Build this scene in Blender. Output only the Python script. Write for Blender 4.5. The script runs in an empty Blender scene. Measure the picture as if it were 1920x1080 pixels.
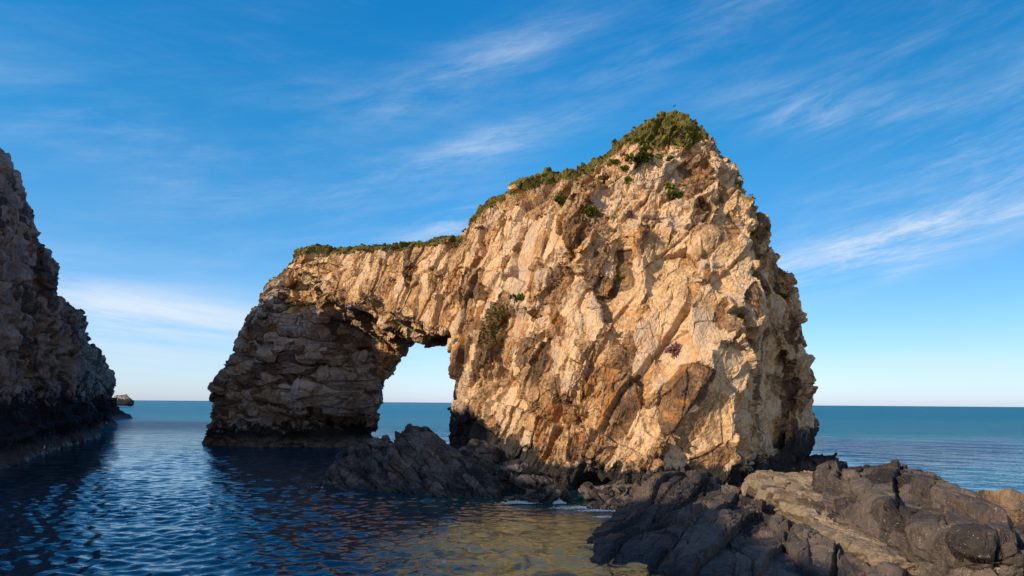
import bpy, bmesh, math, random, time
import numpy as np
from concurrent.futures import ThreadPoolExecutor
from mathutils import Matrix, Vector
from mathutils.bvhtree import BVHTree

T0 = time.time()
def log(*a): print('[%.1fs]' % (time.time() - T0), *a)
QUALITY = 1.0
S = bpy.context.scene
COL = S.collection
F32 = np.float32
rng = np.random.default_rng(7)
random.seed(7)

# ------------------------------------------------------------------ camera frame
CAM_H = 9.0
FPX = 1280.0
ROLL = 0.0076
HY = 755.6
_n = math.hypot(1, ROLL); RC, RS = 1 / _n, ROLL / _n
def P(px, py, Y):
    """world point seen at a photo position (1920 wide) at depth Y metres from the camera"""
    u = (px - 960) / FPX; v = -(py - HY) / FPX
    return np.array([(u * RC - v * RS) * Y, Y, CAM_H + (v * RC + u * RS) * Y], F32)
def W(px, py, z=0.0):
    """world point on the level z under a photo position"""
    u = (px - 960) / FPX; v = -(py - HY) / FPX
    k = v * RC + u * RS
    Y = (z - CAM_H) / k
    return np.array([(u * RC - v * RS) * Y, Y, z], F32)
def to_px(Pt):
    """photo coordinates of world points (n,3)"""
    x = Pt[:, 0] / Pt[:, 1]; z = (Pt[:, 2] - CAM_H) / Pt[:, 1]
    u = x * RC + z * RS; v = -x * RS + z * RC
    return 960 + u * FPX, HY - v * FPX

# ------------------------------------------------------------------ threads / noise
POOL = ThreadPoolExecutor(4)
def par(fn, arr, chunk=60000):
    n = len(arr)
    if n == 0: return fn(arr)
    parts = list(POOL.map(lambda i: fn(arr[i:i + chunk]), range(0, n, chunk)))
    if isinstance(parts[0], tuple):
        return tuple(np.concatenate([p[k] for p in parts]) for k in range(len(parts[0])))
    return np.concatenate(parts)

def mix32(h):
    h = h ^ (h >> np.uint32(16)); h = h * np.uint32(0x7feb352d)
    h = h ^ (h >> np.uint32(15)); h = h * np.uint32(0x846ca68b)
    return h ^ (h >> np.uint32(16))
def hash3(i, j, k, seed):
    h = (i.astype(np.int64) * 73856093) ^ (j.astype(np.int64) * 19349663) ^ (k.astype(np.int64) * 83492791) ^ (seed * 2654435761)
    return mix32((h & 0xffffffff).astype(np.uint32))
def b10(h, s): return ((h >> np.uint32(s)) & np.uint32(1023)).astype(F32) * F32(1 / 1023.)

def vnoise(p, seed):
    f = np.floor(p); t = (p - f); i = f.astype(np.int32); t = t * t * (3 - 2 * t)
    out = np.zeros(len(p), F32)
    for dx in (0, 1):
        wx = t[:, 0] if dx else 1 - t[:, 0]
        for dy in (0, 1):
            wy = t[:, 1] if dy else 1 - t[:, 1]
            for dz in (0, 1):
                wz = t[:, 2] if dz else 1 - t[:, 2]
                h = hash3(i[:, 0] + dx, i[:, 1] + dy, i[:, 2] + dz, seed)
                out += wx * wy * wz * (h.astype(F32) * F32(2 / 4294967295.) - 1)
    return out
def fbm(p, size, octs=3, seed=1, gain=0.5):
    out = np.zeros(len(p), F32); a = 1.0; s = 1.0 / size
    for o in range(octs):
        out += F32(a) * vnoise(p * F32(s), seed + o * 17)
        a *= gain; s *= 2.03
    return out

def cells(p, R, size, seed, jit=0.85, bias=None):
    """nearest jittered block of a rotated, stretched lattice: tilt height, step height, edge distance, tone"""
    q = ((p @ R.T) / np.array(size, F32)).astype(F32)
    base = np.floor(q - 0.5).astype(np.int32)
    n = len(q)
    f1 = np.full(n, 9e9, F32); f2 = np.full(n, 9e9, F32)
    hid = np.zeros(n, np.uint32); D = np.zeros((n, 3), F32)
    for dx in (0, 1):
        for dy in (0, 1):
            for dz in (0, 1):
                i, j, k = base[:, 0] + dx, base[:, 1] + dy, base[:, 2] + dz
                h = hash3(i, j, k, seed)
                d0 = q[:, 0] - (i + 0.5 + (b10(h, 0) - 0.5) * jit)
                d1 = q[:, 1] - (j + 0.5 + (b10(h, 10) - 0.5) * jit)
                d2 = q[:, 2] - (k + 0.5 + (b10(h, 20) - 0.5) * jit)
                m = 0.5 * np.sqrt(d0 * d0 + d1 * d1 + d2 * d2) + 0.6 * np.maximum(np.maximum(np.abs(d0), np.abs(d1)), np.abs(d2))
                m = m.astype(F32)
                c = m < f1
                f2 = np.where(c, f1, np.minimum(f2, m))
                f1 = np.where(c, m, f1)
                hid = np.where(c, h, hid)
                D[c, 0] = d0[c]; D[c, 1] = d1[c]; D[c, 2] = d2[c]
    g = mix32(hid ^ np.uint32(0x9e3779b9)); g2 = mix32(g)
    tilt = (D[:, 0] * (b10(g, 0) - .5) + D[:, 1] * (b10(g, 10) - .5) + D[:, 2] * (b10(g, 20) - .5)) * 2
    if bias is not None: tilt = tilt + 2 * (D[:, 0] * bias[0] + D[:, 1] * bias[1] + D[:, 2] * bias[2])
    step = b10(g2, 0) * 2 - 1
    tone = b10(g2, 10)
    return tilt.astype(F32), step.astype(F32), (f2 - f1).astype(F32), tone.astype(F32)

def toblock(p, R, size, seed, jit=0.85, warp=0.15):
    """vector from each point to the heart of the joint-bounded block it lies in"""
    ms = float(np.mean(size))
    pw = p + np.stack([fbm(p, ms * .9, 2, seed + c) for c in range(3)], 1) * F32(ms * warp)
    q = ((pw @ R.T) / np.array(size, F32)).astype(F32)
    base = np.floor(q - 0.5).astype(np.int32); n = len(q)
    f1 = np.full(n, 9e9, F32); f2 = np.full(n, 9e9, F32); D = np.zeros((n, 3), F32); hid = np.zeros(n, np.uint32)
    for dx in (0, 1):
        for dy in (0, 1):
            for dz in (0, 1):
                i, j, k = base[:, 0] + dx, base[:, 1] + dy, base[:, 2] + dz
                h = hash3(i, j, k, seed)
                d = np.stack([q[:, 0] - (i + 0.5 + (b10(h, 0) - 0.5) * jit), q[:, 1] - (j + 0.5 + (b10(h, 10) - 0.5) * jit), q[:, 2] - (k + 0.5 + (b10(h, 20) - 0.5) * jit)], 1).astype(F32)
                ad = np.abs(d); m = ad.max(1) * 0.6 + np.sqrt((d * d).sum(1)) * 0.5
                c = m < f1
                f2 = np.where(c, f1, np.minimum(f2, m)); f1 = np.where(c, m, f1); hid = np.where(c, h, hid)
                D[c] = d[c]
    return (-(D * np.array(size, F32)) @ R).astype(F32), (f2 - f1).astype(F32), b10(mix32(hid), 0) * 2 - 1
def refield(field, layers, off=0.0):
    """the solid broken into whole blocks: layers = (R, size, seed, alpha, step, crack, weight fn)"""
    def f(p):
        sh = np.zeros_like(p); e = np.zeros(len(p), F32)
        for (R, size, seed, al, st, cr, wf) in layers:
            v, ed, r = toblock(p, R, size, seed)
            w = 1.0 if wf is None else wf(p)
            sh += v * (F32(al) * (w[:, None] if wf is not None else 1))
            e += w * (st * r - cr * (1 - sstep(0, .08, ed)))
        return field(p + sh) - e + off
    return f
def facets(p, R, size, seed, amp, tilt, fall, jit=0.8, warp=0.1):
    """continuous chiselled surface: the highest of many small tilted roofs"""
    ms = float(np.mean(size))
    if warp: p = p + np.stack([fbm(p, ms, 2, seed + c) for c in range(3)], 1) * F32(ms * warp)
    q = ((p @ R.T) / np.array(size, F32)).astype(F32)
    base = np.floor(q - 0.5).astype(np.int32)
    best = np.full(len(q), -9e9, F32); tone = np.zeros(len(q), F32)
    for dx in (0, 1):
        for dy in (0, 1):
            for dz in (0, 1):
                i, j, k = base[:, 0] + dx, base[:, 1] + dy, base[:, 2] + dz
                h = hash3(i, j, k, seed)
                d0 = q[:, 0] - (i + 0.5 + (b10(h, 0) - 0.5) * jit); d1 = q[:, 1] - (j + 0.5 + (b10(h, 10) - 0.5) * jit); d2 = q[:, 2] - (k + 0.5 + (b10(h, 20) - 0.5) * jit)
                g = mix32(h ^ np.uint32(0x51ed270b)); g2 = mix32(g)
                v = (b10(g2, 0) * 2 - 1) + tilt * 2 * (d0 * (b10(g, 0) - .5) + d1 * (b10(g, 10) - .5) + d2 * (b10(g, 20) - .5)) - fall * np.maximum(np.maximum(np.abs(d0), np.abs(d1)), np.abs(d2)) * 2
                c = v > best
                best = np.where(c, v, best); tone = np.where(c, b10(g2, 10), tone)
    return ((best + fall * .35 - .2) * F32(amp)).astype(F32), tone
def beds(p, n, spacing, saw, step, groove, gw, seed, warp=.25, fade=None):
    """long parallel joints or bedding planes: each layer stands out by its own amount and leans a little"""
    n = np.array(n, F32); n = n / np.linalg.norm(n)
    t = (p @ n) / F32(spacing) + fbm(p, spacing * 3.5, 3, seed) * F32(warp)
    k = np.floor(t); f = t - k; i = k.astype(np.int32); z = np.zeros_like(i)
    r = hash3(i, z, z, seed).astype(F32) * F32(2 / 4294967295.) - 1
    r2 = hash3(i, z + 3, z, seed).astype(F32) * F32(1 / 4294967295.)
    g = sstep(-.5, .3, fbm(p, spacing * 2.2, 2, seed + 5) + r * .3)      # joints open and close along their length
    e = np.minimum(f, 1 - f)
    out = saw * (f - .5) * (.4 + .8 * r2) + step * r - groove * g * (1 - sstep(0, gw / spacing, e))
    return out.astype(F32)
def rotm(rx, ry, rz):
    m = Matrix.Rotation(math.radians(rz), 3, 'Z') @ Matrix.Rotation(math.radians(ry), 3, 'Y') @ Matrix.Rotation(math.radians(rx), 3, 'X')
    return np.array(m, F32).T
def sstep(a, b, x):
    t = np.clip((x - a) / (b - a), 0, 1); return t * t * (3 - 2 * t)

def blocky(p, R, scales, seed, warp=0.25, wsize=None, bias=None):
    """sum of several scales of fractured planar blocks; scales = (size3, step, tilt, crack, crackwidth)"""
    out = np.zeros(len(p), F32); tone = np.zeros(len(p), F32); tone2 = np.zeros(len(p), F32)
    for k, (size, st, ti, cr, cw) in enumerate(scales):
        ws = wsize or np.mean(size)
        w = np.stack([fbm(p, ws * 0.8, 2, seed + 31 * k + c) for c in range(3)], 1) * F32(np.mean(size) * warp)
        t, s, e, tn = cells(p + w, R, size, seed + 101 * k, bias=bias if k == 0 else None)
        out += s * st + t * ti - cr * (1 - sstep(0, cw, e))
        if k == 0: tone = tn
        if k == 1: tone2 = tn
    return out, tone, tone2

# ------------------------------------------------------------------ distance fields
def hull(points, pad=0.0):
    bm = bmesh.new()
    for p in points: bm.verts.new([float(c) for c in p])
    bmesh.ops.convex_hull(bm, input=bm.verts[:])
    pl = []
    cen = np.mean(np.array(points, F32), 0)
    for f in bm.faces:
        nn = np.array(f.normal, F32); 
        if np.linalg.norm(nn) < .5: continue
        c0 = np.array(f.verts[0].co, F32)
        if nn @ (cen - c0) > 0: nn = -nn
        if any(abs(nn @ q[0] - 1) < 1e-4 and abs(q[1] - nn @ c0) < 1e-2 for q in pl): continue
        pl.append((nn, float(nn @ c0)))
    bm.free()
    N = np.array([q[0] for q in pl], F32); D = np.array([q[1] for q in pl], F32)
    def f(p):
        out = np.full(len(p), -1e9, F32)
        for a, d in zip(N, D): out = np.maximum(out, p @ a - F32(d))
        return out - F32(pad)
    return f
def smin(a, b, k):
    h = np.clip(0.5 + 0.5 * (b - a) / k, 0, 1)
    return b * (1 - h) + a * h - k * h * (1 - h)
def union(fs, k=1.0):
    def f(p):
        o = fs[0](p)
        for g in fs[1:]: o = smin(o, g(p), k)
        return o
    return f
def poly_sd(x, y, pts):
    pts = np.array(pts, F32); d = np.full(len(x), 1e18, F32); ins = np.zeros(len(x), bool)
    m = len(pts)
    for i in range(m):
        ax, ay = pts[i]; bx, by = pts[(i + 1) % m]
        ex, ey = bx - ax, by - ay
        wx, wy = x - ax, y - ay
        t = np.clip((wx * ex + wy * ey) / (ex * ex + ey * ey + 1e-9), 0, 1)
        qx, qy = wx - ex * t, wy - ey * t
        d = np.minimum(d, qx * qx + qy * qy)
        if abs(ey) > 1e-9:
            c = ((ay <= y) != (by <= y)) & (x < ex * (y - ay) / ey + ax)
            ins ^= c
    d = np.sqrt(d)
    return np.where(ins, -d, d).astype(F32)
def outline(pts):
    """solid bounded by an outline given in photo coordinates; distance in metres"""
    def f(p):
        px, py = to_px(p)
        return poly_sd(px.astype(F32), py.astype(F32), pts) * (p[:, 1] / F32(FPX))
    return f
def clip(f, g, n=None):
    return lambda p: np.maximum(f(p), g(p))

def surface_nets(V, org, h):
    nx, ny, nz = V.shape
    neg = V < 0
    c = neg[:-1, :-1, :-1].astype(np.int8)
    for dx in (0, 1):
        for dy in (0, 1):
            for dz in (0, 1):
                if dx + dy + dz: c = c + neg[dx:nx - 1 + dx, dy:ny - 1 + dy, dz:nz - 1 + dz]
    act = (c > 0) & (c < 8)
    I = np.argwhere(act)
    idx = np.full(act.shape, -1, np.int64); idx[act] = np.arange(len(I))
    acc = np.zeros((len(I), 3)); cnt = np.zeros(len(I))
    cor = [(a, b, d) for a in (0, 1) for b in (0, 1) for d in (0, 1)]
    for a in cor:
        for ax in range(3):
            if a[ax]: continue
            b = list(a); b[ax] = 1
            va = V[I[:, 0] + a[0], I[:, 1] + a[1], I[:, 2] + a[2]]; vb = V[I[:, 0] + b[0], I[:, 1] + b[1], I[:, 2] + b[2]]
            m = (va < 0) != (vb < 0)
            t = va[m] / (va[m] - vb[m])
            q = np.array(a, float)[None].repeat(m.sum(), 0); q[:, ax] = t
            acc[m] += q; cnt[m] += 1
    verts = (I + acc / cnt[:, None]) * h + np.array(org)
    quads = []
    for ax in range(3):
        o = [0, 1, 2]; o.remove(ax); b, d = o
        sl0 = [slice(None)] * 3; sl1 = [slice(None)] * 3
        sl0[ax] = slice(0, -1); sl1[ax] = slice(1, None)
        A = neg[tuple(sl0)]; B = neg[tuple(sl1)]
        ch = A != B
        E = np.argwhere(ch)
        E = E[(E[:, b] > 0) & (E[:, d] > 0) & (E[:, b] < V.shape[b] - 1) & (E[:, d] < V.shape[d] - 1)]
        q = []
        for (u, v) in ((-1, -1), (0, -1), (0, 0), (-1, 0)):
            F = E.copy(); F[:, b] += u; F[:, d] += v
            q.append(idx[F[:, 0], F[:, 1], F[:, 2]])
        q = np.stack(q, 1)
        inside = A[E[:, 0], E[:, 1], E[:, 2]]
        flip = inside if ax != 1 else ~inside
        q[~flip] = q[~flip][:, ::-1]
        quads.append(q)
    return verts, np.concatenate(quads)

def make_mesh(name, verts, quads, smooth=True):
    me = bpy.data.meshes.new(name)
    n, m, k = len(verts), len(quads), quads.shape[1]
    me.vertices.add(n); me.vertices.foreach_set('co', np.ascontiguousarray(verts, F32).ravel())
    me.loops.add(m * k); me.loops.foreach_set('vertex_index', np.ascontiguousarray(quads, np.int32).ravel())
    me.polygons.add(m); me.polygons.foreach_set('loop_start', np.arange(0, m * k, k, dtype=np.int32))
    me.polygons.foreach_set('use_smooth', np.full(m, smooth, bool))
    me.update(calc_edges=True)
    return me
def add_attr(me, name, data):
    a = me.attributes.new(name, 'FLOAT', 'POINT'); a.data.foreach_set('value', np.ascontiguousarray(data, F32))
def subdivide(verts, quads, levels):
    me = make_mesh('tmp', verts, quads)
    o = bpy.data.objects.new('tmp', me); COL.objects.link(o)
    if levels:
        md = o.modifiers.new('s', 'SUBSURF'); md.levels = levels; md.render_levels = levels
    dg = bpy.context.evaluated_depsgraph_get()
    ev = o.evaluated_get(dg).to_mesh()
    n = len(ev.vertices); m = len(ev.polygons)
    co = np.empty(n * 3, F32); ev.vertices.foreach_get('co', co)
    no = np.empty(n * 3, F32); ev.vertex_normals.foreach_get('vector', no)
    li = np.empty(m * 4, np.int32); ev.loops.foreach_get('vertex_index', li)
    bpy.data.objects.remove(o); bpy.data.meshes.remove(me)
    return co.reshape(-1, 3), no.reshape(-1, 3), li.reshape(-1, 4)

def build_field(field, lo, hi, h, coarse_noise=None, band=4.0, post=None):
    xs = [np.arange(lo[i], hi[i] + h, h, dtype=F32) for i in range(3)]
    sh = tuple(len(x) for x in xs)
    G = np.stack(np.meshgrid(*xs, indexing='ij'), -1).reshape(-1, 3)
    V = par(field, G)
    if coarse_noise is not None:
        m = np.abs(V) < band
        V[m] = par(coarse_noise[1], G[m]) if isinstance(coarse_noise, tuple) else V[m] - par(coarse_noise, G[m])
    if post is not None:
        m = np.abs(V) < band * 3
        V[m] = np.maximum(V[m], par(post, G[m]))
    V = V.reshape(sh)
    for s in (0, -1):
        V[s] = np.maximum(V[s], h * .5); V[:, s] = np.maximum(V[:, s], h * .5); V[:, :, s] = np.maximum(V[:, :, s], h * .5)
    return surface_nets(V, lo, h)

def drop_small(verts, quads, keep=0.04):
    """keep only the large connected pieces"""
    n = len(verts); lab = np.arange(n)
    e = np.concatenate([quads[:, [0, 1]], quads[:, [1, 2]], quads[:, [2, 3]], quads[:, [3, 0]]])
    for _ in range(400):
        m = np.minimum(lab[e[:, 0]], lab[e[:, 1]])
        old = lab.copy()
        np.minimum.at(lab, e[:, 0], m); np.minimum.at(lab, e[:, 1], m)
        lab = lab[lab]; lab = lab[lab]
        if (lab == old).all(): break
    u, inv, c = np.unique(lab, return_inverse=True, return_counts=True)
    ok = c[inv] > keep * n
    q = quads[ok[quads[:, 0]]]
    use = np.unique(q); mp = np.full(n, -1); mp[use] = np.arange(len(use))
    return verts[use], mp[q]

def ease(d, qs, thr, it=3):
    """wear down the raggedness where neighbouring blocks step sharply"""
    for _ in range(it):
        acc = np.zeros(len(d)); cnt = np.zeros(len(d))
        m4 = d[qs].mean(1)
        for k in range(4):
            acc += np.bincount(qs[:, k], m4, minlength=len(d)); cnt += np.bincount(qs[:, k], minlength=len(d))
        m = (acc / np.maximum(cnt, 1)).astype(F32)
        w = sstep(thr * .4, thr * 1.6, np.abs(m - d))
        d = d + (m - d) * w * .85
    return d.astype(F32)
def rock_mesh(name, field, lo, hi, h, levels, coarse=None, fine=None, post=None, keep=0.04):
    v, q = build_field(field, lo, hi, h, coarse, post=post)
    v, q = drop_small(v, q, keep)
    co, no, qs = subdivide(v, q, levels)
    d, t1, t2 = par(lambda A: fine(A[:, :3], A[:, 3:]), np.concatenate([co, no], 1))
    d = ease(d, qs, 0.5, 1)
    co2 = co + no * d[:, None]
    log(name, len(co2), 'verts')
    return co2, qs, t1, t2, no
def px_hull(pts, extra=()):
    return hull([P(*a) for a in pts] + [np.array(e, F32) for e in extra])

# ------------------------------------------------------------------ object helpers
def tag(o, label=None, cat=None, group=None, kind=None):
    if label: o['label'] = label
    if cat: o['category'] = cat
    if group: o['group'] = group
    if kind: o['kind'] = kind
    return o
def link(name, me, mat, parent=None):
    o = bpy.data.objects.new(name, me); COL.objects.link(o)
    if mat: me.materials.append(mat)
    if parent: o.parent = parent
    return o

# ------------------------------------------------------------------ materials
def newmat(name):
    m = bpy.data.materials.new(name); m.use_nodes = True
    nt = m.node_tree; nt.nodes.clear()
    return m, nt
class NT:
    def __init__(s, nt): s.nt = nt
    def n(s, t, **k):
        nd = s.nt.nodes.new(t)
        for a, b in k.items(): setattr(nd, a, b)
        return nd
    def l(s, a, b): s.nt.links.new(a, b)
    def math(s, op, a, b=None, c=None, clamp=False):
        nd = s.n('ShaderNodeMath', operation=op, use_clamp=clamp)
        for i, x in enumerate((a, b, c)):
            if x is None: continue
            if isinstance(x, (int, float)): nd.inputs[i].default_value = x
            else: s.l(x, nd.inputs[i])
        return nd.outputs[0]
    def noise(s, vec, scale, detail=4, rough=0.55, dist=0.0):
        nd = s.n('ShaderNodeTexNoise'); nd.inputs['Scale'].default_value = scale
        nd.inputs['Detail'].default_value = detail; nd.inputs['Roughness'].default_value = rough
        nd.inputs['Distortion'].default_value = dist
        if vec is not None: s.l(vec, nd.inputs['Vector'])
        return nd.outputs['Fac']
    def ramp(s, fac, stops, interp='LINEAR'):
        nd = s.n('ShaderNodeValToRGB'); cr = nd.color_ramp; cr.interpolation = interp
        while len(cr.elements) > 1: cr.elements.remove(cr.elements[-1])
        cr.elements[0].position = stops[0][0]; cr.elements[0].color = c4(stops[0][1])
        for p, c in stops[1:]:
            e = cr.elements.new(p); e.color = c4(c)
        s.l(fac, nd.inputs[0]); return nd.outputs[0]
    def mix(s, f, a, b, mode='MIX'):
        nd = s.n('ShaderNodeMix', data_type='RGBA', blend_type=mode)
        if isinstance(f, (int, float)): nd.inputs[0].default_value = f
        else: s.l(f, nd.inputs[0])
        for i, x in ((6, a), (7, b)):
            if isinstance(x, tuple): nd.inputs[i].default_value = c4(x)
            else: s.l(x, nd.inputs[i])
        return nd.outputs[2]
    def attr(s, name): return s.n('ShaderNodeAttribute', attribute_name=name).outputs['Fac']
    def mrange(s, v, a, b, c=0., d=1., smooth=True):
        nd = s.n('ShaderNodeMapRange', interpolation_type='SMOOTHSTEP' if smooth else 'LINEAR')
        s.l(v, nd.inputs[0])
        for i, x in enumerate((a, b, c, d)): nd.inputs[i + 1].default_value = x
        return nd.outputs[0]
def c4(c): 
    if isinstance(c, (int, float)): return (c, c, c, 1)
    return tuple(c) + (1,) if len(c) == 3 else c

def rock_material(name, pal, stain, dark, tide=(2.0, 5.0), tide_amt=1.0, grain=(0.25, 0.9), stain_amt=0.55, pale=None, streak=None, bump=1.0, tone_amt=1.0, striae=None, shore_shade=0.0, vein=0.0):
    m, nt = newmat(name); N = NT(nt)
    geo = N.n('ShaderNodeNewGeometry'); pos = geo.outputs['Position']
    sep = N.n('ShaderNodeSeparateXYZ'); N.l(pos, sep.inputs[0])
    X, Y, Z = sep.outputs
    big = N.noise(pos, 0.09, 5, 0.6, 0.3)
    mid = N.noise(pos, 0.45, 6, 0.65, 0.6)
    fine = N.noise(pos, 2.6, 6, 0.7)
    t1 = N.attr('tone'); t2 = N.attr('tone_small')
    f = N.math('ADD', N.math('MULTIPLY', big, 0.5), N.math('MULTIPLY', mid, 0.5))
    f = N.math('ADD', f, N.math('MULTIPLY', N.math('SUBTRACT', t1, 0.5), 0.26 * tone_amt))
    f = N.math('ADD', f, N.math('MULTIPLY', N.math('SUBTRACT', t2, 0.5), 0.30 * tone_amt))
    f = N.math('ADD', f, N.math('MULTIPLY', N.math('SUBTRACT', fine, 0.5), 0.55))
    k = len(pal)
    col = N.ramp(f, [(0.3 + 0.4 * i / (k - 1), c) for i, c in enumerate(pal)])
    # iron staining in patches with an edge of their own
    sn = N.noise(pos, 0.22, 7, 0.7, 1.2)
    sm = N.math('MULTIPLY', N.mrange(sn, 0.50, 0.66), stain_amt)
    col = N.mix(sm, col, stain)
    if pale:
        pn = N.noise(pos, 1.1, 8, 0.75, 0.8)
        col = N.mix(N.math('MULTIPLY', N.mrange(pn, 0.56, 0.68), 0.7), col, pale)
    if vein:
        # pale quartz specks / veins
        vn = N.noise(pos, 6.0, 3, 0.6, 1.5)
        col = N.mix(N.math('MULTIPLY', N.mrange(vn, 0.64, 0.70), vein), col, (0.5, 0.42, 0.33))
    # rust and seepage streaks running down from the joints
    ms_ = N.n('ShaderNodeMapping'); ms_.inputs['Scale'].default_value = (1.3, 1.3, .16); N.l(pos, ms_.inputs[0])
    st_ = N.noise(ms_.outputs[0], .9, 5, .7, .6)
    col = N.mix(N.math('MULTIPLY', N.mrange(st_, .55, .72), .45 * min(1, stain_amt * 1.6)), col, stain)
    col = N.mix(N.math('MULTIPLY', N.mrange(st_, .42, .30), .35), col, (0.10, 0.085, 0.075))
    # lichen speckle
    ln = N.noise(pos, 5.0, 4, 0.8)
    col = N.mix(N.math('MULTIPLY', N.mrange(ln, 0.60, 0.75), 0.35), col, (0.11, 0.085, 0.06))
    # black algae / tar-lichen zone above the water line
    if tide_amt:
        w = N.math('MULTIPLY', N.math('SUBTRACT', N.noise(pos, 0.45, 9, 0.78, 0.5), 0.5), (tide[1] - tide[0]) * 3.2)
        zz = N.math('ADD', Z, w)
        if shore_shade:  # black zone raised at both ends of the stack, shade partly painted in
            zz = N.math('SUBTRACT', zz, N.mrange(X, 6.0, -8.0, 0.0, shore_shade))
            zz = N.math('SUBTRACT', zz, N.mrange(X, 27.0, 40.0, 0.0, shore_shade * .45))
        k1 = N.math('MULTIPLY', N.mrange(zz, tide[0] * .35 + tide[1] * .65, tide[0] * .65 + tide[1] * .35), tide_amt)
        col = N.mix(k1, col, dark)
    if streak:
        # washed paler rock of the surf zone itself
        zn = N.math('ADD', Z, N.math('MULTIPLY', N.math('SUBTRACT', N.noise(pos, 0.4, 5, 0.7), 0.5), 1.8))
        col = N.mix(N.math('MULTIPLY', N.mrange(zn, streak[1], streak[0]), streak[3]), col, streak[2])
    veg = N.attr('veg')
    vcol = N.ramp(N.noise(pos, 1.4, 5, 0.7), [(0.3, (0.05, 0.025, 0.018)), (0.45, (0.08, 0.07, 0.012)), (0.58, (0.13, 0.115, 0.02)), (0.68, (0.14, 0.085, 0.035)), (0.8, (0.07, 0.03, 0.02))])
    vm = N.mrange(N.math('ADD', veg, N.math('MULTIPLY', N.math('SUBTRACT', mid, 0.5), 0.9)), 0.45, 0.6)
    col = N.mix(vm, col, vcol)
    # micro relief
    b1 = N.noise(pos, grain[0] * 8, 8, 0.68)
    nv = N.n('ShaderNodeTexNoise'); nv.inputs['Scale'].default_value = 0.9; nv.inputs['Detail'].default_value = 5
    N.l(pos, nv.inputs['Vector'])
    sc_ = N.n('ShaderNodeVectorMath', operation='SCALE'); N.l(nv.outputs['Color'], sc_.inputs[0]); sc_.inputs['Scale'].default_value = 0.9
    wv = N.n('ShaderNodeVectorMath', operation='ADD'); N.l(pos, wv.inputs[0]); N.l(sc_.outputs[0], wv.inputs[1])
    mpp = N.n('ShaderNodeMapping'); mpp.inputs['Rotation'].default_value = (.2, -.5, .4); mpp.inputs['Scale'].default_value = (1.0, 1.0, .55); N.l(wv.outputs[0], mpp.inputs[0])
    hs = []
    for sc, am in ((grain[1] * 0.9, .30), (grain[1] * 2.4, .15)):
        ve = N.n('ShaderNodeTexVoronoi', feature='DISTANCE_TO_EDGE'); ve.inputs['Scale'].default_value = sc; N.l(mpp.outputs[0], ve.inputs['Vector'])
        hs.append(N.math('MULTIPLY', N.mrange(ve.outputs['Distance'], 0.0, 0.07), am))
        vf = N.n('ShaderNodeTexVoronoi', feature='F1', distance='CHEBYCHEV'); vf.inputs['Scale'].default_value = sc * 1.3; N.l(mpp.outputs[0], vf.inputs['Vector'])
        hs.append(N.math('MULTIPLY', vf.outputs['Distance'], am * 3.2))
    if striae:
        mq = N.n('ShaderNodeMapping'); mq.inputs['Rotation'].default_value = tuple(math.radians(a) for a in striae[0]); mq.inputs['Scale'].default_value = striae[1]; N.l(pos, mq.inputs[0])
        hs.append(N.math('MULTIPLY', N.noise(mq.outputs[0], 1.0, 6, .6, .3), striae[2]))
    hgt = N.math('MULTIPLY', b1, 0.8)
    for x_ in hs: hgt = N.math('ADD', hgt, x_)
    bp = N.n('ShaderNodeBump'); bp.inputs['Strength'].default_value = 0.9; bp.inputs['Distance'].default_value = 0.22 * bump
    N.l(hgt, bp.inputs['Height'])
    bs = N.n('ShaderNodeBsdfPrincipled'); N.l(col, bs.inputs['Base Color']); N.l(bp.outputs[0], bs.inputs['Normal'])
    bs.inputs['Roughness'].default_value = 0.85; bs.inputs['Specular IOR Level'].default_value = 0.25
    wet = N.mrange(Z, 1.4, 0.2, 0.85, 0.45); N.l(wet, bs.inputs['Roughness'])
    out = N.n('ShaderNodeOutputMaterial'); N.l(bs.outputs[0], out.inputs[0])
    return m

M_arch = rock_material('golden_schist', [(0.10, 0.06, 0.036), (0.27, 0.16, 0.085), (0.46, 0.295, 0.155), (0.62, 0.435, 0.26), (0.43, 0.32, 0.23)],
                       (0.43, 0.18, 0.04), (0.028, 0.025, 0.024), tide=(1.4, 4.2), stain_amt=0.6, shore_shade=5.5)
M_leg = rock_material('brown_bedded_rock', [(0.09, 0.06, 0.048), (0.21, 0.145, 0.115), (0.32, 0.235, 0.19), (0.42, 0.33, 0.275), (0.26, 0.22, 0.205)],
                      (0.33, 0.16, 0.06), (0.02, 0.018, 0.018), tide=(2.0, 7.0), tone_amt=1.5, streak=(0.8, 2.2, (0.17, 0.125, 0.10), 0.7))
M_cliff = rock_material('dark_cliff_rock', [(0.05, 0.042, 0.043), (0.14, 0.11, 0.105), (0.26, 0.20, 0.18), (0.34, 0.275, 0.25), (0.19, 0.165, 0.16)],
                        (0.26, 0.15, 0.09), (0.012, 0.013, 0.018), tide=(7.0, 13.0), tone_amt=1.8, streak=(1.2, 2.6, (0.12, 0.085, 0.08), 0.6))
M_slab = rock_material('dark_slab_rock', [(0.020, 0.018, 0.018), (0.042, 0.037, 0.037), (0.078, 0.067, 0.063), (0.13, 0.112, 0.10)],
                       (0.12, 0.08, 0.06), (0.02, 0.02, 0.024), tide=(0.2, 0.9), tide_amt=0.5, stain_amt=0.4, grain=(0.5, 1.0), bump=0.6, tone_amt=1.3, striae=((0, 30, 0), (.25, 1.2, 5.5), 1.6))
M_fore = rock_material('charcoal_shelf_rock', [(0.020, 0.018, 0.018), (0.042, 0.035, 0.033), (0.070, 0.056, 0.050), (0.115, 0.092, 0.078)],
                       (0.16, 0.105, 0.075), (0.03, 0.03, 0.034), tide=(0.4, 1.4), tide_amt=0.8, stain_amt=0.35, grain=(0.6, 0.9), bump=0.4, vein=0.7, tone_amt=1.3, striae=((12, -24, 30), (3.5, .45, 5.0), 1.5))
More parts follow.
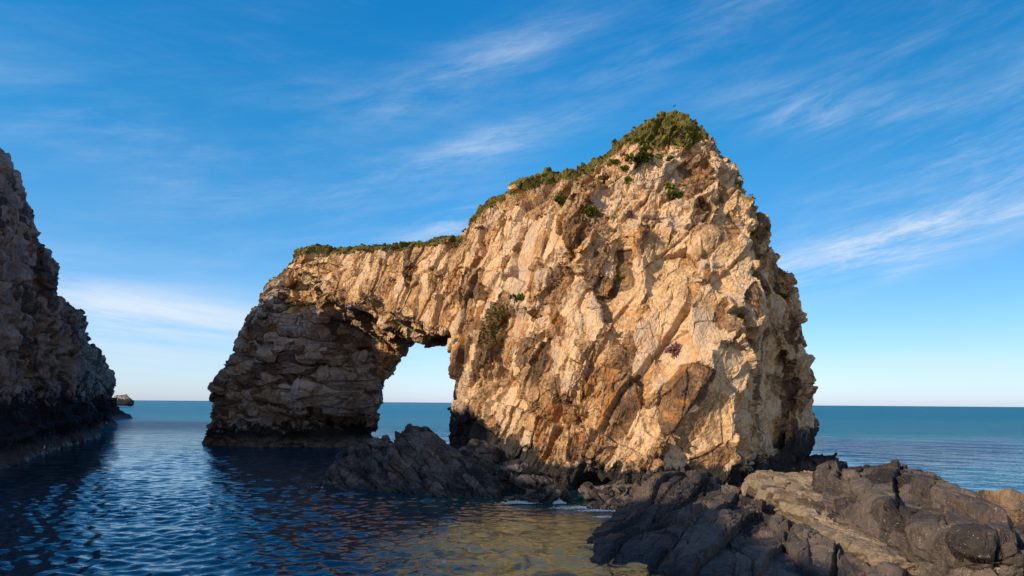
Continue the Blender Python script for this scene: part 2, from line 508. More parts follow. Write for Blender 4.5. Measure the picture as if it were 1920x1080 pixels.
M_brownshelf = rock_material('brown_shelf_rock', [(0.06, 0.04, 0.028), (0.11, 0.075, 0.05), (0.17, 0.115, 0.075), (0.22, 0.16, 0.11)],
                       (0.22, 0.13, 0.06), (0.03, 0.03, 0.034), tide=(.6, 1.6), tide_amt=.8, stain_amt=0.3, grain=(0.6, 1.2), bump=0.45)
M_pale = rock_material('buff_slab_rock', [(0.055, 0.042, 0.033), (0.115, 0.085, 0.06), (0.19, 0.145, 0.10), (0.27, 0.21, 0.15)],
                       (0.26, 0.17, 0.09), (0.03, 0.03, 0.034), tide_amt=0, stain_amt=0.3, grain=(0.6, 1.8), bump=0.45)

# ------------------------------------------------------------------ sea arch
OUT = [(340, 990), (360, 850), (378, 826), (385, 798), (412, 788), (404, 765), (398, 742), (402, 724), (424, 690), (436, 660), (452, 622), (470, 590), (484, 560), (508, 530), (520, 514),
       (540, 496), (562, 476), (600, 470), (640, 471), (680, 464), (720, 466), (762, 461), (800, 458), (830, 452), (862, 449), (880, 428), (890, 412), (905, 394),
       (922, 382), (940, 368), (965, 358), (990, 347), (1020, 340), (1050, 330), (1085, 322), (1112, 314), (1128, 296), (1140, 286), (1165, 267), (1182, 250), (1198, 238), (1235, 229),
       (1268, 220), (1282, 222), (1292, 240), (1315, 258), (1325, 268), (1342, 276), (1352, 292), (1362, 320), (1376, 336), (1386, 356), (1404, 382), (1408, 400), (1420, 416),
       (1436, 446), (1450, 475), (1453, 512), (1474, 520), (1486, 532), (1490, 562), (1496, 590), (1502, 630), (1512, 668), (1509, 690), (1518, 708), (1515, 740), (1520, 768), (1525, 800), (1518, 812), (1530, 845), (1540, 990)]
HOLE = [(696, 1000), (697, 832), (700, 812), (703, 790), (706, 770), (709, 735), (716, 712), (730, 706), (742, 682), (751, 671), (764, 664), (778, 666), (792, 650), (806, 656), (824, 645), (838, 650), (850, 660),
        (854, 690), (852, 705), (850, 730), (847, 755), (840, 775), (836, 795), (828, 812), (818, 850), (800, 1000)]
sd_out, sd_hole = outline(OUT), outline(HOLE)

stack_low = px_hull([(1385, 935, 68), (1200, 938, 66), (1045, 905, 72), (935, 870, 80), (846, 800, 97),
                     (1408, 600, 72), (1398, 432, 79), (1150, 415, 82), (1240, 425, 80), (1350, 640, 68),
                     (900, 392, 102), (868, 452, 103), (850, 640, 99),
                     (1452, 505, 100), (1494, 560, 104), (1520, 720, 110), (1530, 835, 108),
                     (1440, 520, 130), (1480, 600, 132), (1490, 850, 132), (960, 420, 130), (900, 500, 128), (890, 850, 128)],
                    [(10, 64, -4), (23, 68, -4), (-2, 78, -4), (-8, 100, -4), (45, 112, -4), (40, 130, -4), (-6, 128, -4)])
stack_mid = px_hull([(1090, 418, 80.5), (1240, 428, 78.5), (1395, 432, 78.5), (1300, 700, 70), (1100, 700, 75), (1404, 580, 73), (1180, 270, 93), (1350, 300, 97), (1420, 430, 100), (900, 400, 103), (1000, 600, 84), (1060, 350, 100), (1240, 300, 105)])
peak = px_hull([(1270, 216, 93), (1235, 224, 94), (1196, 236, 96), (1140, 285, 97), (1100, 318, 98), (1345, 280, 97), (1390, 350, 98), (1440, 450, 102), (1060, 395, 86), (1180, 405, 82.5), (1300, 415, 81), (1398, 428, 81), (960, 362, 102),
                (1270, 230, 103), (1150, 300, 112), (1400, 400, 118), (1000, 380, 118)])
beam = px_hull([(870, 440, 102), (700, 460, 120), (562, 472, 134), (535, 498, 135), (540, 540, 133), (640, 545, 122), (735, 588, 112), (800, 575, 104), (850, 612, 98), (900, 560, 96),
                (870, 440, 128), (640, 468, 152), (545, 500, 152), (640, 620, 150), (856, 640, 128), (760, 650, 134)])
leg_up = px_hull([(530, 498, 137), (508, 530, 137), (455, 615, 136), (430, 680, 136), (565, 520, 131), (548, 660, 130), (600, 640, 132), (640, 540, 128),
                  (700, 690, 146), (745, 668, 148), (720, 600, 150), (500, 540, 158), (430, 690, 158), (690, 690, 160), (680, 500, 160)])
leg_mid = px_hull([(445, 650, 137), (398, 725, 138), (400, 750, 138), (420, 790, 137), (540, 655, 129.5), (560, 770, 131), (610, 760, 134), (690, 700, 140), (705, 812, 143), (640, 660, 136),
                   (420, 700, 158), (420, 800, 158), (700, 700, 160), (700, 820, 160)])
leg_base = px_hull([(376, 826, 139), (388, 798, 139), (430, 785, 137), (560, 788, 135), (620, 800, 138), (690, 822, 142), (378, 845, 138), (500, 850, 133), (620, 848, 137), (700, 835, 145), (400, 800, 160), (690, 800, 162)],
                   [P(376, 840, 139) - np.array([0, 0, 6]), P(690, 840, 140) - np.array([0, 0, 6]), P(690, 840, 160) - np.array([0, 0, 6]), P(390, 840, 160) - np.array([0, 0, 6]), P(500, 840, 132) - np.array([0, 0, 6])])
# hollows: the undercut on the sheltered right side, the recess high on the face, the sea-cut notches
notch_r = px_hull([(1412, 640, 66), (1500, 600, 70), (1480, 860, 74), (1404, 860, 62), (1440, 620, 92), (1492, 720, 98), (1480, 850, 98), (1412, 780, 80), (1415, 690, 78)])
recess = px_hull([(1110, 425, 70), (1160, 425, 70), (1150, 500, 70), (1125, 500, 70), (1112, 430, 84.5), (1160, 430, 84.3), (1148, 495, 81)])
recess2 = px_hull([(1205, 430, 66), (1285, 440, 66), (1265, 545, 66), (1195, 545, 66), (1212, 440, 82.2), (1272, 445, 80), (1255, 540, 77), (1200, 540, 79.5)])
notch_b = px_hull([(1020, 900, 60), (1215, 928, 60), (1110, 872, 66), (1050, 880, 68), (1020, 960, 60), (1215, 960, 60), (1030, 925, 77), (1190, 935, 73), (1110, 905, 74)])
notch_l = px_hull([(555, 790, 120), (690, 812, 120), (690, 790, 124), (570, 765, 124), (575, 790, 139), (690, 812, 150), (690, 790, 150), (600, 768, 137)])
rib = px_hull([(1290, 560, 70.0), (1330, 480, 75), (1350, 560, 70.5), (1395, 700, 67.2), (1330, 690, 67.5), (1270, 650, 70), (1300, 640, 68.2), (1390, 900, 67), (1250, 900, 67), (1300, 600, 80), (1390, 880, 80), (1400, 600, 80)])
rib2 = px_hull([(1075, 430, 80), (1100, 560, 76.6), (1040, 640, 78), (1010, 520, 84), (1140, 640, 73.2), (1180, 760, 70), (1080, 800, 72.5), (1100, 700, 90), (1000, 600, 92)])
haunch = px_hull([(690, 590, 138), (765, 640, 136), (760, 672, 138), (738, 705, 140), (714, 735, 142), (712, 812, 143), (690, 812, 141), (660, 620, 136), (690, 590, 152), (765, 640, 150), (760, 672, 152), (738, 705, 154), (712, 735, 154), (710, 812, 154), (670, 812, 154)])
solid_a = union([haunch, stack_low, stack_mid, peak, beam, leg_up, leg_mid, leg_base], 1.2)
rib3 = px_hull([(1208, 424, 75.6), (1216, 548, 73.6), (1176, 430, 80), (1172, 560, 77), (1284, 432, 81), (1290, 552, 78.5), (1225, 590, 76), (1230, 430, 84), (1240, 560, 82)])
rib4 = px_hull([(1106, 418, 78.6), (1112, 500, 77.2), (1080, 425, 82), (1085, 510, 80), (1168, 425, 83), (1166, 500, 81), (1130, 525, 79.5), (1120, 420, 86), (1130, 500, 84)])
fill = px_hull([(1110, 430, 80.3), (1195, 430, 79.6), (1200, 590, 76.2), (1105, 590, 77.2), (1110, 430, 86), (1195, 430, 86), (1200, 590, 84), (1105, 590, 84)])
def arch_field(p):
    d = solid_a(p)
    d = smin(d, rib(p), 0.5); d = smin(d, rib2(p), 0.5); d = np.minimum(d, rib3(p)); d = smin(d, fill(p), 1.0)
    for g in (notch_r, notch_b, notch_l): d = np.maximum(d, -g(p))
    return d
R_st = rotm(14, 30, 30); R_st2 = rotm(-12, 34, 10)
R_leg = rotm(5, 5, 38)
def leg_w(p):  # 1 on the bedded seaward leg, 0 on the stack
    return sstep(-22, -32, p[:, 0] + 0.35 * (p[:, 2] - 20))
def st_w(p): return 1 - leg_w(p)
arch_coarse = (1, refield(arch_field, [(R_st, (7.0, 5.5, 10.0), 11, .20, .25, .0, st_w), (R_leg, (10.0, 8.0, 5.0), 51, .30, .5, .3, leg_w)]))
def arch_post(p):
    j = fbm(p, 2.5, 3, 77) * 0.35
    a = sd_out(p) + j
    b = -sd_hole(p) + fbm(p, 2.0, 3, 78) * 0.3
    return np.maximum(a, b)
def arch_fine(p, n):
    rough = sstep(-.15, .45, fbm(p, 8.0, 3, 404))     # rubbly patches between clean faces
    rough = np.maximum(rough, sstep(33, 38, p[:, 2] + .25 * p[:, 0]) * .8)      # loose scree near the summit
    w = leg_w(p)
    d, t1, _ = blocky(p, R_st, [((6.4, 4.6, 10.5), 0.34, 1.5, 0.30, 0.02)], 205, 0.06)
    d = d * (1 - .45 * sstep(-6, -14, p[:, 0]))
    b0, t2, _ = blocky(p, R_st2, [((2.8, 2.1, 5.6), 0.17, 0.80, 0.26, 0.03)], 212, 0.06)
    b, _, t3 = blocky(p, R_st2, [((1.25, 0.95, 2.3), 0.10, 0.32, 0.12, 0.05)], 216, 0.08)
    a, _ = facets(p, R_st, (1.9, 1.6, 3.2), 211, 0.40, 1.6, 1.4, warp=.04)
    c, _ = facets(p, R_st2, (0.85, 0.66, 1.35), 221, 0.19, 1.7, 1.4, warp=.05)
    f, _ = facets(p, R_st2, (0.34, 0.3, 0.5), 231, 0.085, 1.7, 1.4, warp=0)
    d = d + b0 * (.6 + .5 * rough) + b * (.45 + .7 * rough) + a * (.25 + .75 * rough) + c * (.22 + .9 * rough) + f * (.35 + .85 * rough)
    d = d + beds(p, (.80, -.35, -.50), 6.5, .7, .22, .55, .16, 71) + beds(p, (.45, .25, .86), 9.0, .5, .20, .50, .16, 72) + beds(p, (.9, -.2, -.3), 2.6, .22, .06, .22, .12, 73) * (.3 + .7 * rough)
    e, s1, s2 = blocky(p, R_leg, [((9.5, 7.0, 4.6), 0.75, 1.3, 1.0, 0.03), ((5.2, 4.0, 1.8), 0.28, 0.34, 0.42, 0.035), ((2.0, 1.6, .8), .05, .14, .10, .04)], 251, 0.06)
    g, _ = facets(p, R_leg, (2.2, 1.9, 0.9), 261, 0.15, 1.6, 1.3, warp=.04)
    d = np.where(d < -.55, -.55 + (d + .55) * .35, d); d = np.where(d > 1.5, 1.5 + (d - 1.5) * .4, d)
    e = e * .8 + beds(p, (-.10, .12, 1.0), 2.7, .5, .45, .8, .16, 74, .18) + beds(p, (.75, -.6, .25), 8.0, .5, .3, .6, .16, 75)
    d = d * (1 - w) + (e + g + f * .5) * w
    return d, (t1 * .5 + t2 * .5) * (1 - w) + s1 * w, t2 * (1 - w) + s2 * w
co, qs, t1, t2, no = rock_mesh('sea_arch', arch_field, (-66, 60, -1.5), (56, 150, 51), 0.55, 2, arch_coarse, arch_fine, arch_post)

def mesh_normals(co, qs):
    n = np.cross(co[qs[:, 2]] - co[qs[:, 0]], co[qs[:, 3]] - co[qs[:, 1]])
    out = np.zeros_like(co)
    for k in range(4):
        for c in range(3): out[:, c] += np.bincount(qs[:, k], n[:, c], minlength=len(co)).astype(F32)
    return out / (np.linalg.norm(out, axis=1)[:, None] + 1e-9)
def top_drop(co, cell=1.0):
    """how far each point lies below the highest rock near its column"""
    ij = np.floor(co[:, :2] / cell).astype(int); ij -= ij.min(0)
    H = np.full(tuple(ij.max(0) + 1), -99., F32)
    np.maximum.at(H, (ij[:, 0], ij[:, 1]), co[:, 2])
    return H[ij[:, 0], ij[:, 1]] - co[:, 2]
nn = no
px, py = to_px(co)
drop = top_drop(co, 1.2)
sdo = np.full(len(co), -99, F32)
hi_m = co[:, 2] > 15
sdo[hi_m] = par(sd_out, co[hi_m])
slope = sstep(0.30, 0.75, nn[:, 2])
rim = .75 * sstep(-.9, -0.3, sdo) * (px < 1480) * sstep(20, 26, co[:, 2])
rim = rim * ((px > 545) | (nn[:, 2] > .3))
veg = np.clip(slope * (px < 1300) * 0.45 * sstep(20, 26, co[:, 2]) * sstep(2.5, 0.8, drop) + rim * 0.62, 0, 1)
# the summit cap of heather and the grassy rill on the left of the stack
cap = sstep(0, 12, 288 - .22 * np.abs(px - 1230) - py + 14 * fbm(co, 2.5, 2, 9)) * (px < 1335) * (px > 1125)
veg = np.maximum(veg, cap * 0.9)
rill = np.exp(-(((px - 925 - (620 - py) * 0.25) / 26) ** 2)) * sstep(560, 580, py) * sstep(680, 640, py) * (nn[:, 1] < 0)
veg = np.maximum(veg, 0.62 * rill.astype(F32))
arch_bvh_data = (co, qs)

arch = bpy.data.objects.new('sea_arch', None); COL.objects.link(arch); arch.location = (5, 90, 0)
tag(arch, 'golden rock stack joined to a dark arched leg standing in the sea', 'sea arch')
cx = co[qs].mean(1)
wq = leg_w(cx)
# the three parts: stack, span above the opening, leg
part = np.where(cx[:, 0] > -9.0 + (cx[:, 1] - 100) * -0.05, 0, 1)
is_leg = (cx[:, 0] < -27) & ((cx[:, 2] < 26) | (cx[:, 0] < -44))
part[(part == 1) & is_leg] = 2
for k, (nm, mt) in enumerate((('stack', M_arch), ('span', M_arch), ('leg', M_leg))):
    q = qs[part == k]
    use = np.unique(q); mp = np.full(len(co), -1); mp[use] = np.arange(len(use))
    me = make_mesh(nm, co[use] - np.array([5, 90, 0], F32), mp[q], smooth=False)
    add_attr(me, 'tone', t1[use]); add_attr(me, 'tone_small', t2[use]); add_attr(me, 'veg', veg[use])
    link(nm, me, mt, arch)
ARCH = dict(co=co, qs=qs, veg=veg, no=nn)
log('arch done')

# ------------------------------------------------------------------ left sea cliff
SIL_C = [(-3000, 300), (-900, 90), (-200, 160), (-60, 240), (0, 303), (16, 332), (30, 368), (52, 402), (70, 430), (84, 455), (92, 488), (90, 520), (88, 560), (98, 566), (120, 578), (152, 588), (158, 600), (150, 622), (160, 648),
         (178, 660), (196, 674), (210, 700), (215, 722), (213, 745), (219, 766), (226, 772), (249, 780), (252, 790), (240, 1400), (-3000, 1400)]
PLAN_C = [W(250, 784)[:2] + [0, 0], W(226, 786)[:2], W(200, 790)[:2], (-130, 225), W(168, 805)[:2], (-108, 180), (-96, 158), (-88, 137), (-78, 114), (-66, 90), (-64, 72), (-70, 50), (-80, 20), (-74, -10), (-72, -40), (-60, -80), (-40, -120), (-110, -150), (-260, -60), (-300, 120), (-330, 350)]
WALL_C = [W(232, 778, 3)[:2] + [-4, -20], (-157, 268), (-133, 220), (-113, 185), (-99, 160), (-88.5, 135), (-79.5, 115), (-72.5, 99), (-67.5, 88), (-68, 68), (-84, 30), (-80, -10), (-76, -40), (-64, -84), (-44, -126), (-110, -152), (-258, -62), (-296, 120), (-320, 345)]
def cliff_H(y):
    return np.interp(y, [-160, -60, -14, -4, 20, 60, 100, 118, 128, 140, 150, 168, 180, 230, 275, 300, 340], [50, 56, 58, 50, 49, 48, 46, 44, 40, 36, 32, 30, 27, 23, 18.5, 14, 10]).astype(F32)
sil_c = outline(SIL_C)
def cliff_field(p):
    w = poly_sd(p[:, 0], p[:, 1], WALL_C)
    wall = w - 0.035 * np.clip(p[:, 2] - 6, 0, 30) + .5 * np.clip(p[:, 2] - 38, 0, 20) * .1
    top = p[:, 2] - cliff_H(p[:, 1]) + 1.2 * np.clip(w + 6, -30, 6)*0.35
    d = np.maximum(wall, top)
    b = poly_sd(p[:, 0], p[:, 1], PLAN_C)
    shelf = np.maximum(b + 0.6 * p[:, 2], p[:, 2] - 2.4 - 0.2 * np.clip(-b, 0, 8))
    d = smin(d, shelf, 0.8)
    return d
R_cl = rotm(3, 4, -24)
cliff_coarse = (1, refield(cliff_field, [(R_cl, (13, 11, 26), 301, .35, .6, .7, lambda p: sstep(1.5, 5, p[:, 2]))]))
def cliff_post(p):
    front = p[:, 1] > 60
    return np.where(front, sil_c(np.where(front[:, None], p, [[0, 100, 0]]).astype(F32)) + fbm(p, 3, 2, 12) * 0.4, -99).astype(F32)
def cliff_fine(p, n):
    hi = .25 + .75 * sstep(2, 5, p[:, 2])
    d, t1, t2 = blocky(p, R_cl, [((6.0, 5.5, 5.4), 0.75, 1.3, 0.7, 0.03), ((2.8, 2.6, 2.3), 0.38, 0.55, 0.42, 0.05), ((1.3, 1.2, 1.0), 0.13, 0.26, 0.14, 0.07)], 351, 0.07)
    s, u1, u2 = blocky(p, rotm(0, 8, -32), [((4.0, 3.0, 1.2), .35, .5, .35, .05), ((1.6, 1.3, .6), .12, .2, .12, .06)], 377, .08)
    d = d * .85 + beds(p, (.03, -.02, 1.0), 3.6, .7, .5, .8, .22, 81, .12)
    return d * hi + s * (1 - hi) * 1.2, t1, t2
# near part (in view) fine, the part behind the camera coarse: one mesh
v, q = build_field(cliff_field, (-260, 66, -3), (-52, 352, 52), 1.0, cliff_coarse, 6, cliff_post)
v, q = drop_small(v, q)
co, no, qs = subdivide(v, q, 2)
# only refine what faces the inlet; the far back stays plain
d, t1, t2 = par(lambda A: cliff_fine(A[:, :3], A[:, 3:]), np.concatenate([co, no], 1))
d = ease(d, qs, 0.6, 2)
co = co + no * d[:, None]
v2, q2 = build_field(cliff_field, (-190, -150, -3), (-30, 72, 52), 2.0, cliff_coarse, 6)
co_b, no_b, qs_b = subdivide(v2, q2, 1)
vegc = sstep(0.5, 0.8, no[:, 2]) * sstep(14, 18, co[:, 2]) * 0.62
co_all = np.concatenate([co, co_b]); qs_all = np.concatenate([qs, qs_b + len(co)])
me = make_mesh('sea_cliff', co_all, qs_all)
zb = np.zeros(len(co_b), F32)
add_attr(me, 'tone', np.concatenate([t1, zb + .5])); add_attr(me, 'tone_small', np.concatenate([t2, zb + .5])); add_attr(me, 'veg', np.concatenate([vegc, zb]))
cliff = link('sea_cliff', me, M_cliff)
tag(cliff, 'tall dark blocky cliff in shade along the left side of the inlet', 'cliff')
CLIFF = dict(co=co, qs=qs, veg=vegc, no=no)
log('cliff', len(co_all))

# ------------------------------------------------------------------ smaller rocks
def rock(name, label, cat, field, lo, hi, h, levels, mat, coarse, fine, post=None, group=None, matfn=None, keep=0.04):
    co, qs, t1, t2, no = rock_mesh(name, field, lo, hi, h, levels, coarse, fine, post, keep)
    c = np.array([(co[:, 0].min() + co[:, 0].max()) / 2, (co[:, 1].min() + co[:, 1].max()) / 2, 0], F32)
    me = make_mesh(name, co - c, qs, smooth=False)
    add_attr(me, 'tone', t1); add_attr(me, 'tone_small', t2); add_attr(me, 'veg', np.zeros(len(co)))
    o = link(name, me, mat); o.location = c.tolist()
    tag(o, label, cat, group)
    return o, co, qs

R_sl = rotm(0, 32, 8)       # beds dipping to the right
def slab_noise(R, big, sc, seed, fc=None, warp=0.08, bias=None, bd=()):
    def coarse(field): return (1, refield(field, [(R, b[0], seed + i, b[1], b[2], b[3], None) for i, b in enumerate(big)]))
    def fine(p, n):
        d, a, b = blocky(p, R, sc, seed + 500, warp, bias=bias)
        for b_ in bd: d = d + beds(p, *b_)
        for i, (sz, am) in enumerate(fc or []): d = d + facets(p, R, sz, seed + 900 + i, am, 1.5, 1.2)[0]
        return d, a, b
    return coarse, fine
slab_big = [((8.0, 5.0, 2.2), .2, .1, .1)]
slab_sc = [((7.0, 3.0, 1.1), 0.08, 0.12, 0.1, 0.05), ((2.2, 1.3, 0.6), 0.06, 0.12, 0.10, 0.05), ((.7, .45, .2), .03, .06, .03, .08)]
slab_fc = [((.35, .25, .15), .02)]
cs, fs_ = slab_noise(R_sl, slab_big, slab_sc, 601, slab_fc, bd=[((.567, -.10, .824), 1.2, .75, .25, .60, .13, 91, .04), ((.80, -.15, -.57), 3.4, .12, .08, .30, .08, 92, .1)])
slab_f = px_hull([(768, 796, 75), (752, 800, 74.5), (735, 828, 73), (728, 870, 71), (745, 915, 68), (770, 928, 66.5), (850, 938, 65), (944, 946, 63.5), (946, 915, 65.5), (905, 880, 68.5), (850, 835, 72), (805, 805, 75),
                  (790, 800, 80), (880, 850, 78), (945, 915, 74), (740, 850, 80)], [P(745, 915, 68) - [0, 0, 5], P(944, 946, 63.5) - [0, 0, 4], P(945, 915, 74) - [0, 0, 6], P(740, 850, 80) - [0, 0, 8]])
SIL_S = [(725, 1100), (722, 900), (728, 850), (738, 826), (752, 808), (766, 795), (782, 797), (806, 806), (822, 824), (852, 846), (880, 862), (906, 882), (930, 900), (946, 918), (950, 960), (950, 1100)]
so = outline(SIL_S)
rock('rock_slab', 'large tilted dark slab rock with sloping beds, in the water below the arch opening', 'rock', slab_f, (-24, 60, -2), (2, 84, 9), 0.28, 2, M_slab, cs(slab_f), fs_, lambda p: so(p) + fbm(p, 1.5, 2, 3) * .15)
rub_f = union([px_hull([(596, 908, 71), (612, 880, 72), (650, 846, 74), (668, 832, 75), (700, 822, 78), (720, 822, 78), (745, 850, 78), (750, 915, 69), (700, 925, 68), (640, 920, 69), (640, 850, 80), (740, 840, 82)],
                       [P(600, 910, 71) - [0, 0, 3], P(750, 915, 69) - [0, 0, 4], P(740, 840, 82) - [0, 0, 7], P(640, 850, 80) - [0, 0, 6]]),
               px_hull([(690, 825, 80), (712, 815, 80), (735, 818, 80), (740, 850, 80), (690, 850, 80), (700, 830, 84), (735, 830, 84)])], 0.4)
SIL_R = [(590, 1100), (592, 912), (604, 886), (626, 862), (650, 842), (672, 828), (688, 826), (698, 816), (712, 820), (722, 812), (740, 826), (762, 840), (770, 1100)]
sr = outline(SIL_R)
rock('broken_rock', 'low broken dark rock sloping into the water, left of the tilted slab rock', 'rock', rub_f, (-24, 64, -2), (-8, 90, 6), 0.28, 2, M_slab, cs(rub_f), slab_noise(R_sl, slab_big, slab_sc, 641, slab_fc, bd=[((.567, -.10, .824), 1.0, .35, .18, .35, .10, 93, .1), ((.80, -.15, -.57), 1.8, .15, .12, .30, .08, 94, .15)])[1], lambda p: sr(p) + fbm(p, 1.2, 2, 4) * .15)
log('slabs')

def boulder(name, label, px_, py_, z, r, seed, mat, stretch=(1, 1, .8), group=None, cat='boulder', h=None, rot=0):
    c = W(px_, py_, z); r = float(r)
    cr, sr_ = math.cos(rot), math.sin(rot)
    rg = np.random.default_rng(seed)
    pts = []
    for _ in range(16):
        d = rg.normal(size=3); d /= np.linalg.norm(d); d = d * np.array(stretch) * r * rg.uniform(.9, 1.1)
        pts.append(c + np.array([d[0] * cr - d[1] * sr_, d[0] * sr_ + d[1] * cr, d[2]]))
    f = hull(pts, 0.0)
    h = h or r / 7
    m = r * max(stretch) * 1.35
    R = rotm(rg.uniform(-20, 20), 28, rg.uniform(0, 60))
    k = r / 2.0
    sc = [((1.5 * k, 1.3 * k, .8 * k), .10 * k, .15 * k, .08 * k, .1), ((.7 * k, .6 * k, .4 * k), .05 * k, .08 * k, .04 * k, .1), ((.3, .25, .18), .025, .04, .02, .15)]
    def bf(p, n):
        d, a, b = blocky(p, R, [((1.1 * k, .9 * k, .55 * k), .10 * k, .22 * k, .10 * k, .05)], seed + 9, .08)
        return d + facets(p, R, (.45 * k, .4 * k, .25 * k), seed, .07 * k, 1.5, 1.2)[0], a, a
    return rock(name, label, cat, f, tuple(c - m), tuple(c + m), h, 2, mat, (1, refield(f, [(R, (1.5 * k, 1.3 * k, .8 * k), seed, .45, .05 * k, .1 * k, None)])), bf, None, group)

G = 'dark boulders at the foot of the stack'
boulder('boulder', 'rounded dark boulder directly behind the right end of the tilted slab rock', 962, 893, 1.3, 2.3, 1, M_slab, (1.1, 1.1, .8), G)
boulder('boulder', 'dark ridged boulder in the middle of the row between slab and stack', 995, 912, 1.0, 2.0, 2, M_slab, (1.2, 1, .7), G)
boulder('boulder', 'low dark boulder at the right end of the row, with white water before it', 1030, 930, .5, 1.6, 3, M_slab, (1.2, 1, .7), G)
boulder('boulder', 'small dark boulder at the waterline just in front of the low cascade', 992, 938, .2, 1.2, 4, M_slab, (1.3, 1, .6), G)
boulder('boulder', 'dark shaded boulder leaning on the lower left of the stack', 905, 868, 2.0, 3.0, 5, M_slab, (1.2, 1.1, 1.0), G)
boulder('boulder', 'tiny wet boulder between two runs of white water', 1062, 936, .1, .9, 6, M_slab, (.9, 1, .9), G)
boulder('boulder', 'big dark boulder at the right foot of the stack beside the open sea', 1536, 866, 1.6, 3.2, 17, M_cliff, (1.0, 1.1, .95), G)
boulder('boulder', 'low flat dark rock under the right foot of the stack', 1490, 895, .6, 3.2, 8, M_slab, (1.5, 1, .45), G)
boulder('reef_rock', 'flat dark reef rock at the pool edge under the stack', 1150, 948, .2, 1.9, 12, M_slab, (1.9, .9, .45), None, 'reef rock')
boulder('reef_rock', 'long brown rock ledge along the bottom of the sunlit stack', 1180, 925, .6, 2.6, 13, M_slab, (2.2, .8, .4), None, 'reef rock')
log('boulders')

# ------------------------------------------------------------------ foreground shelf
R_fg = rotm(8, -20, -29)
fg_big = [((7.0, 12.0, 4), .10, .10, .0)]
fg_sc = [((2.7, 11.0, 3.2), 0.08, 0.25, 0.15, 0.025), ((2.2, 5.4, 1.3), 0.06, 0.15, 0.14, 0.03), ((.8, 2.6, .5), .03, .05, .04, .05)]
fg_fc = [((.9, 1.8, .5), .03), ((.3, .6, .2), .02)]
cf, ff = slab_noise(R_fg, fg_big, fg_sc, 701, fg_fc, bd=[((.86, -.5, .15), 2.9, .80, .20, .60, .12, 95, .07), ((-.42, .05, .9), 1.1, .42, .14, .26, .07, 96, .09), ((.25, .95, .1), 4.5, .2, .12, .35, .10, 97, .15)])
def plan_rock(name, label, plan, ct, lo, hi, h, mat, noise):
    f = plan_solid(plan, ct)
    return rock(name, label, 'rock shelf', f, lo, hi, h, 2, mat, noise[0](f), noise[1])
def plan_solid(plan, ctrl, side=0.8, zmin=-2):
    """rock with a plan outline and a top surface interpolated between surveyed heights"""
    C = np.array([(a[0], a[1]) for a in ctrl], F32); Zc = np.array([a[2] for a in ctrl], F32)
    def f(p):
        d = np.zeros(len(p), F32); ws = np.zeros(len(p), F32)
        for (cx_, cy_), z in zip(C, Zc):
            w = 1.0 / (((p[:, 0] - cx_) ** 2 + (p[:, 1] - cy_) ** 2) + 8.0) ** 2.2
            d += w * z; ws += w
        top = (p[:, 2] - d / ws) * 0.8
        b = poly_sd(p[:, 0], p[:, 1], plan)
        return np.maximum(top, b + side * (p[:, 2]) * 0.6)
    return f
def ctrl(lst):  # (px,py,z): surveyed ground heights
    return [W(*a) for a in lst]
fgA = ctrl([(1105, 1000, 0), (1150, 1060, .1), (1150, 1080, 0), (1200, 1000, 1.0), (1130, 975, .5), (1190, 940, 1.2), (1220, 908, 2.2), (1250, 893, 2.7), (1300, 892, 2.7), (1360, 915, 2.2), (1390, 935, 1.9), (1440, 965, 1.7),
            (1300, 980, 1.6), (1260, 1060, .9), (1400, 1030, 1.6), (1500, 1010, 1.5), (1520, 1075, 1.2), (1650, 1075, 1.0)])
planA = [W(1098, 1004)[:2], W(1104, 1040)[:2], W(1140, 1078)[:2], (5.0, 30), (4, 22), (30, 22), (27, 34), W(1640, 1070, 1)[:2], W(1560, 1020, 1)[:2], W(1480, 975, 1.2)[:2], W(1400, 930, 1.2)[:2], (21, 64), (12.5, 66), W(1180, 935, .5)[:2], W(1130, 975, .2)[:2]]
plan_rock('dark_shelf', 'dark jointed rock shelf sloping into the pool in the foreground', planA, fgA, (2, 24, -1), (32, 68, 5), 0.26, M_fore, (cf, ff))
fgB = ctrl([(1395, 918, 2.0), (1430, 905, 2.4), (1500, 903, 2.6), (1560, 925, 2.4), (1500, 950, 2.1), (1600, 1000, 2.0), (1700, 1040, 1.9), (1760, 1060, 1.8), (1450, 950, 1.9), (1550, 1010, 1.6), (1640, 1060, 1.3), (1850, 1075, 1.6), (1700, 980, 2.0)])
planB = [W(1385, 918, 1.5)[:2], W(1440, 960, 1.5)[:2], W(1540, 1020, 1.3)[:2], W(1640, 1075, 1.1)[:2], (23, 28), (36, 28), W(1850, 1020, 1.5)[:2], W(1640, 930, 1.5)[:2], W(1530, 893, 1.5)[:2], (31, 68), (22, 67)]
nb = slab_noise(rotm(8, -20, 0), [((5, 9, 3), .10, .1, .0)], [((1.3, 10, 1.3), .18, .35, .25, .04), ((2.4, 2.2, .9), .06, .14, .14, .03)], 751, [((.35, 1.6, .25), .05), ((.2, .5, .15), .02)])
plan_rock('pale_shelf', 'pale buff slabs forming a sunlit strip between two dark rock shelves', planB, fgB, (15, 28, -1), (40, 70, 5), 0.26, M_pale, nb)
fgC = ctrl([(1500, 910, 2.6), (1545, 900, 3.2), (1600, 884, 4.0), (1645, 882, 4.2), (1700, 893, 4.2), (1760, 908, 4.1), (1820, 922, 3.9), (1840, 945, 3.6), (1900, 965, 3.4), (1560, 960, 3.0), (1640, 1000, 2.7), (1700, 1035, 2.4), (1780, 1060, 2.3), (1900, 1078, 2.6),
            (1700, 950, 3.6), (1800, 1000, 3.3), (1620, 930, 3.7), (1900, 1020, 3.2)])
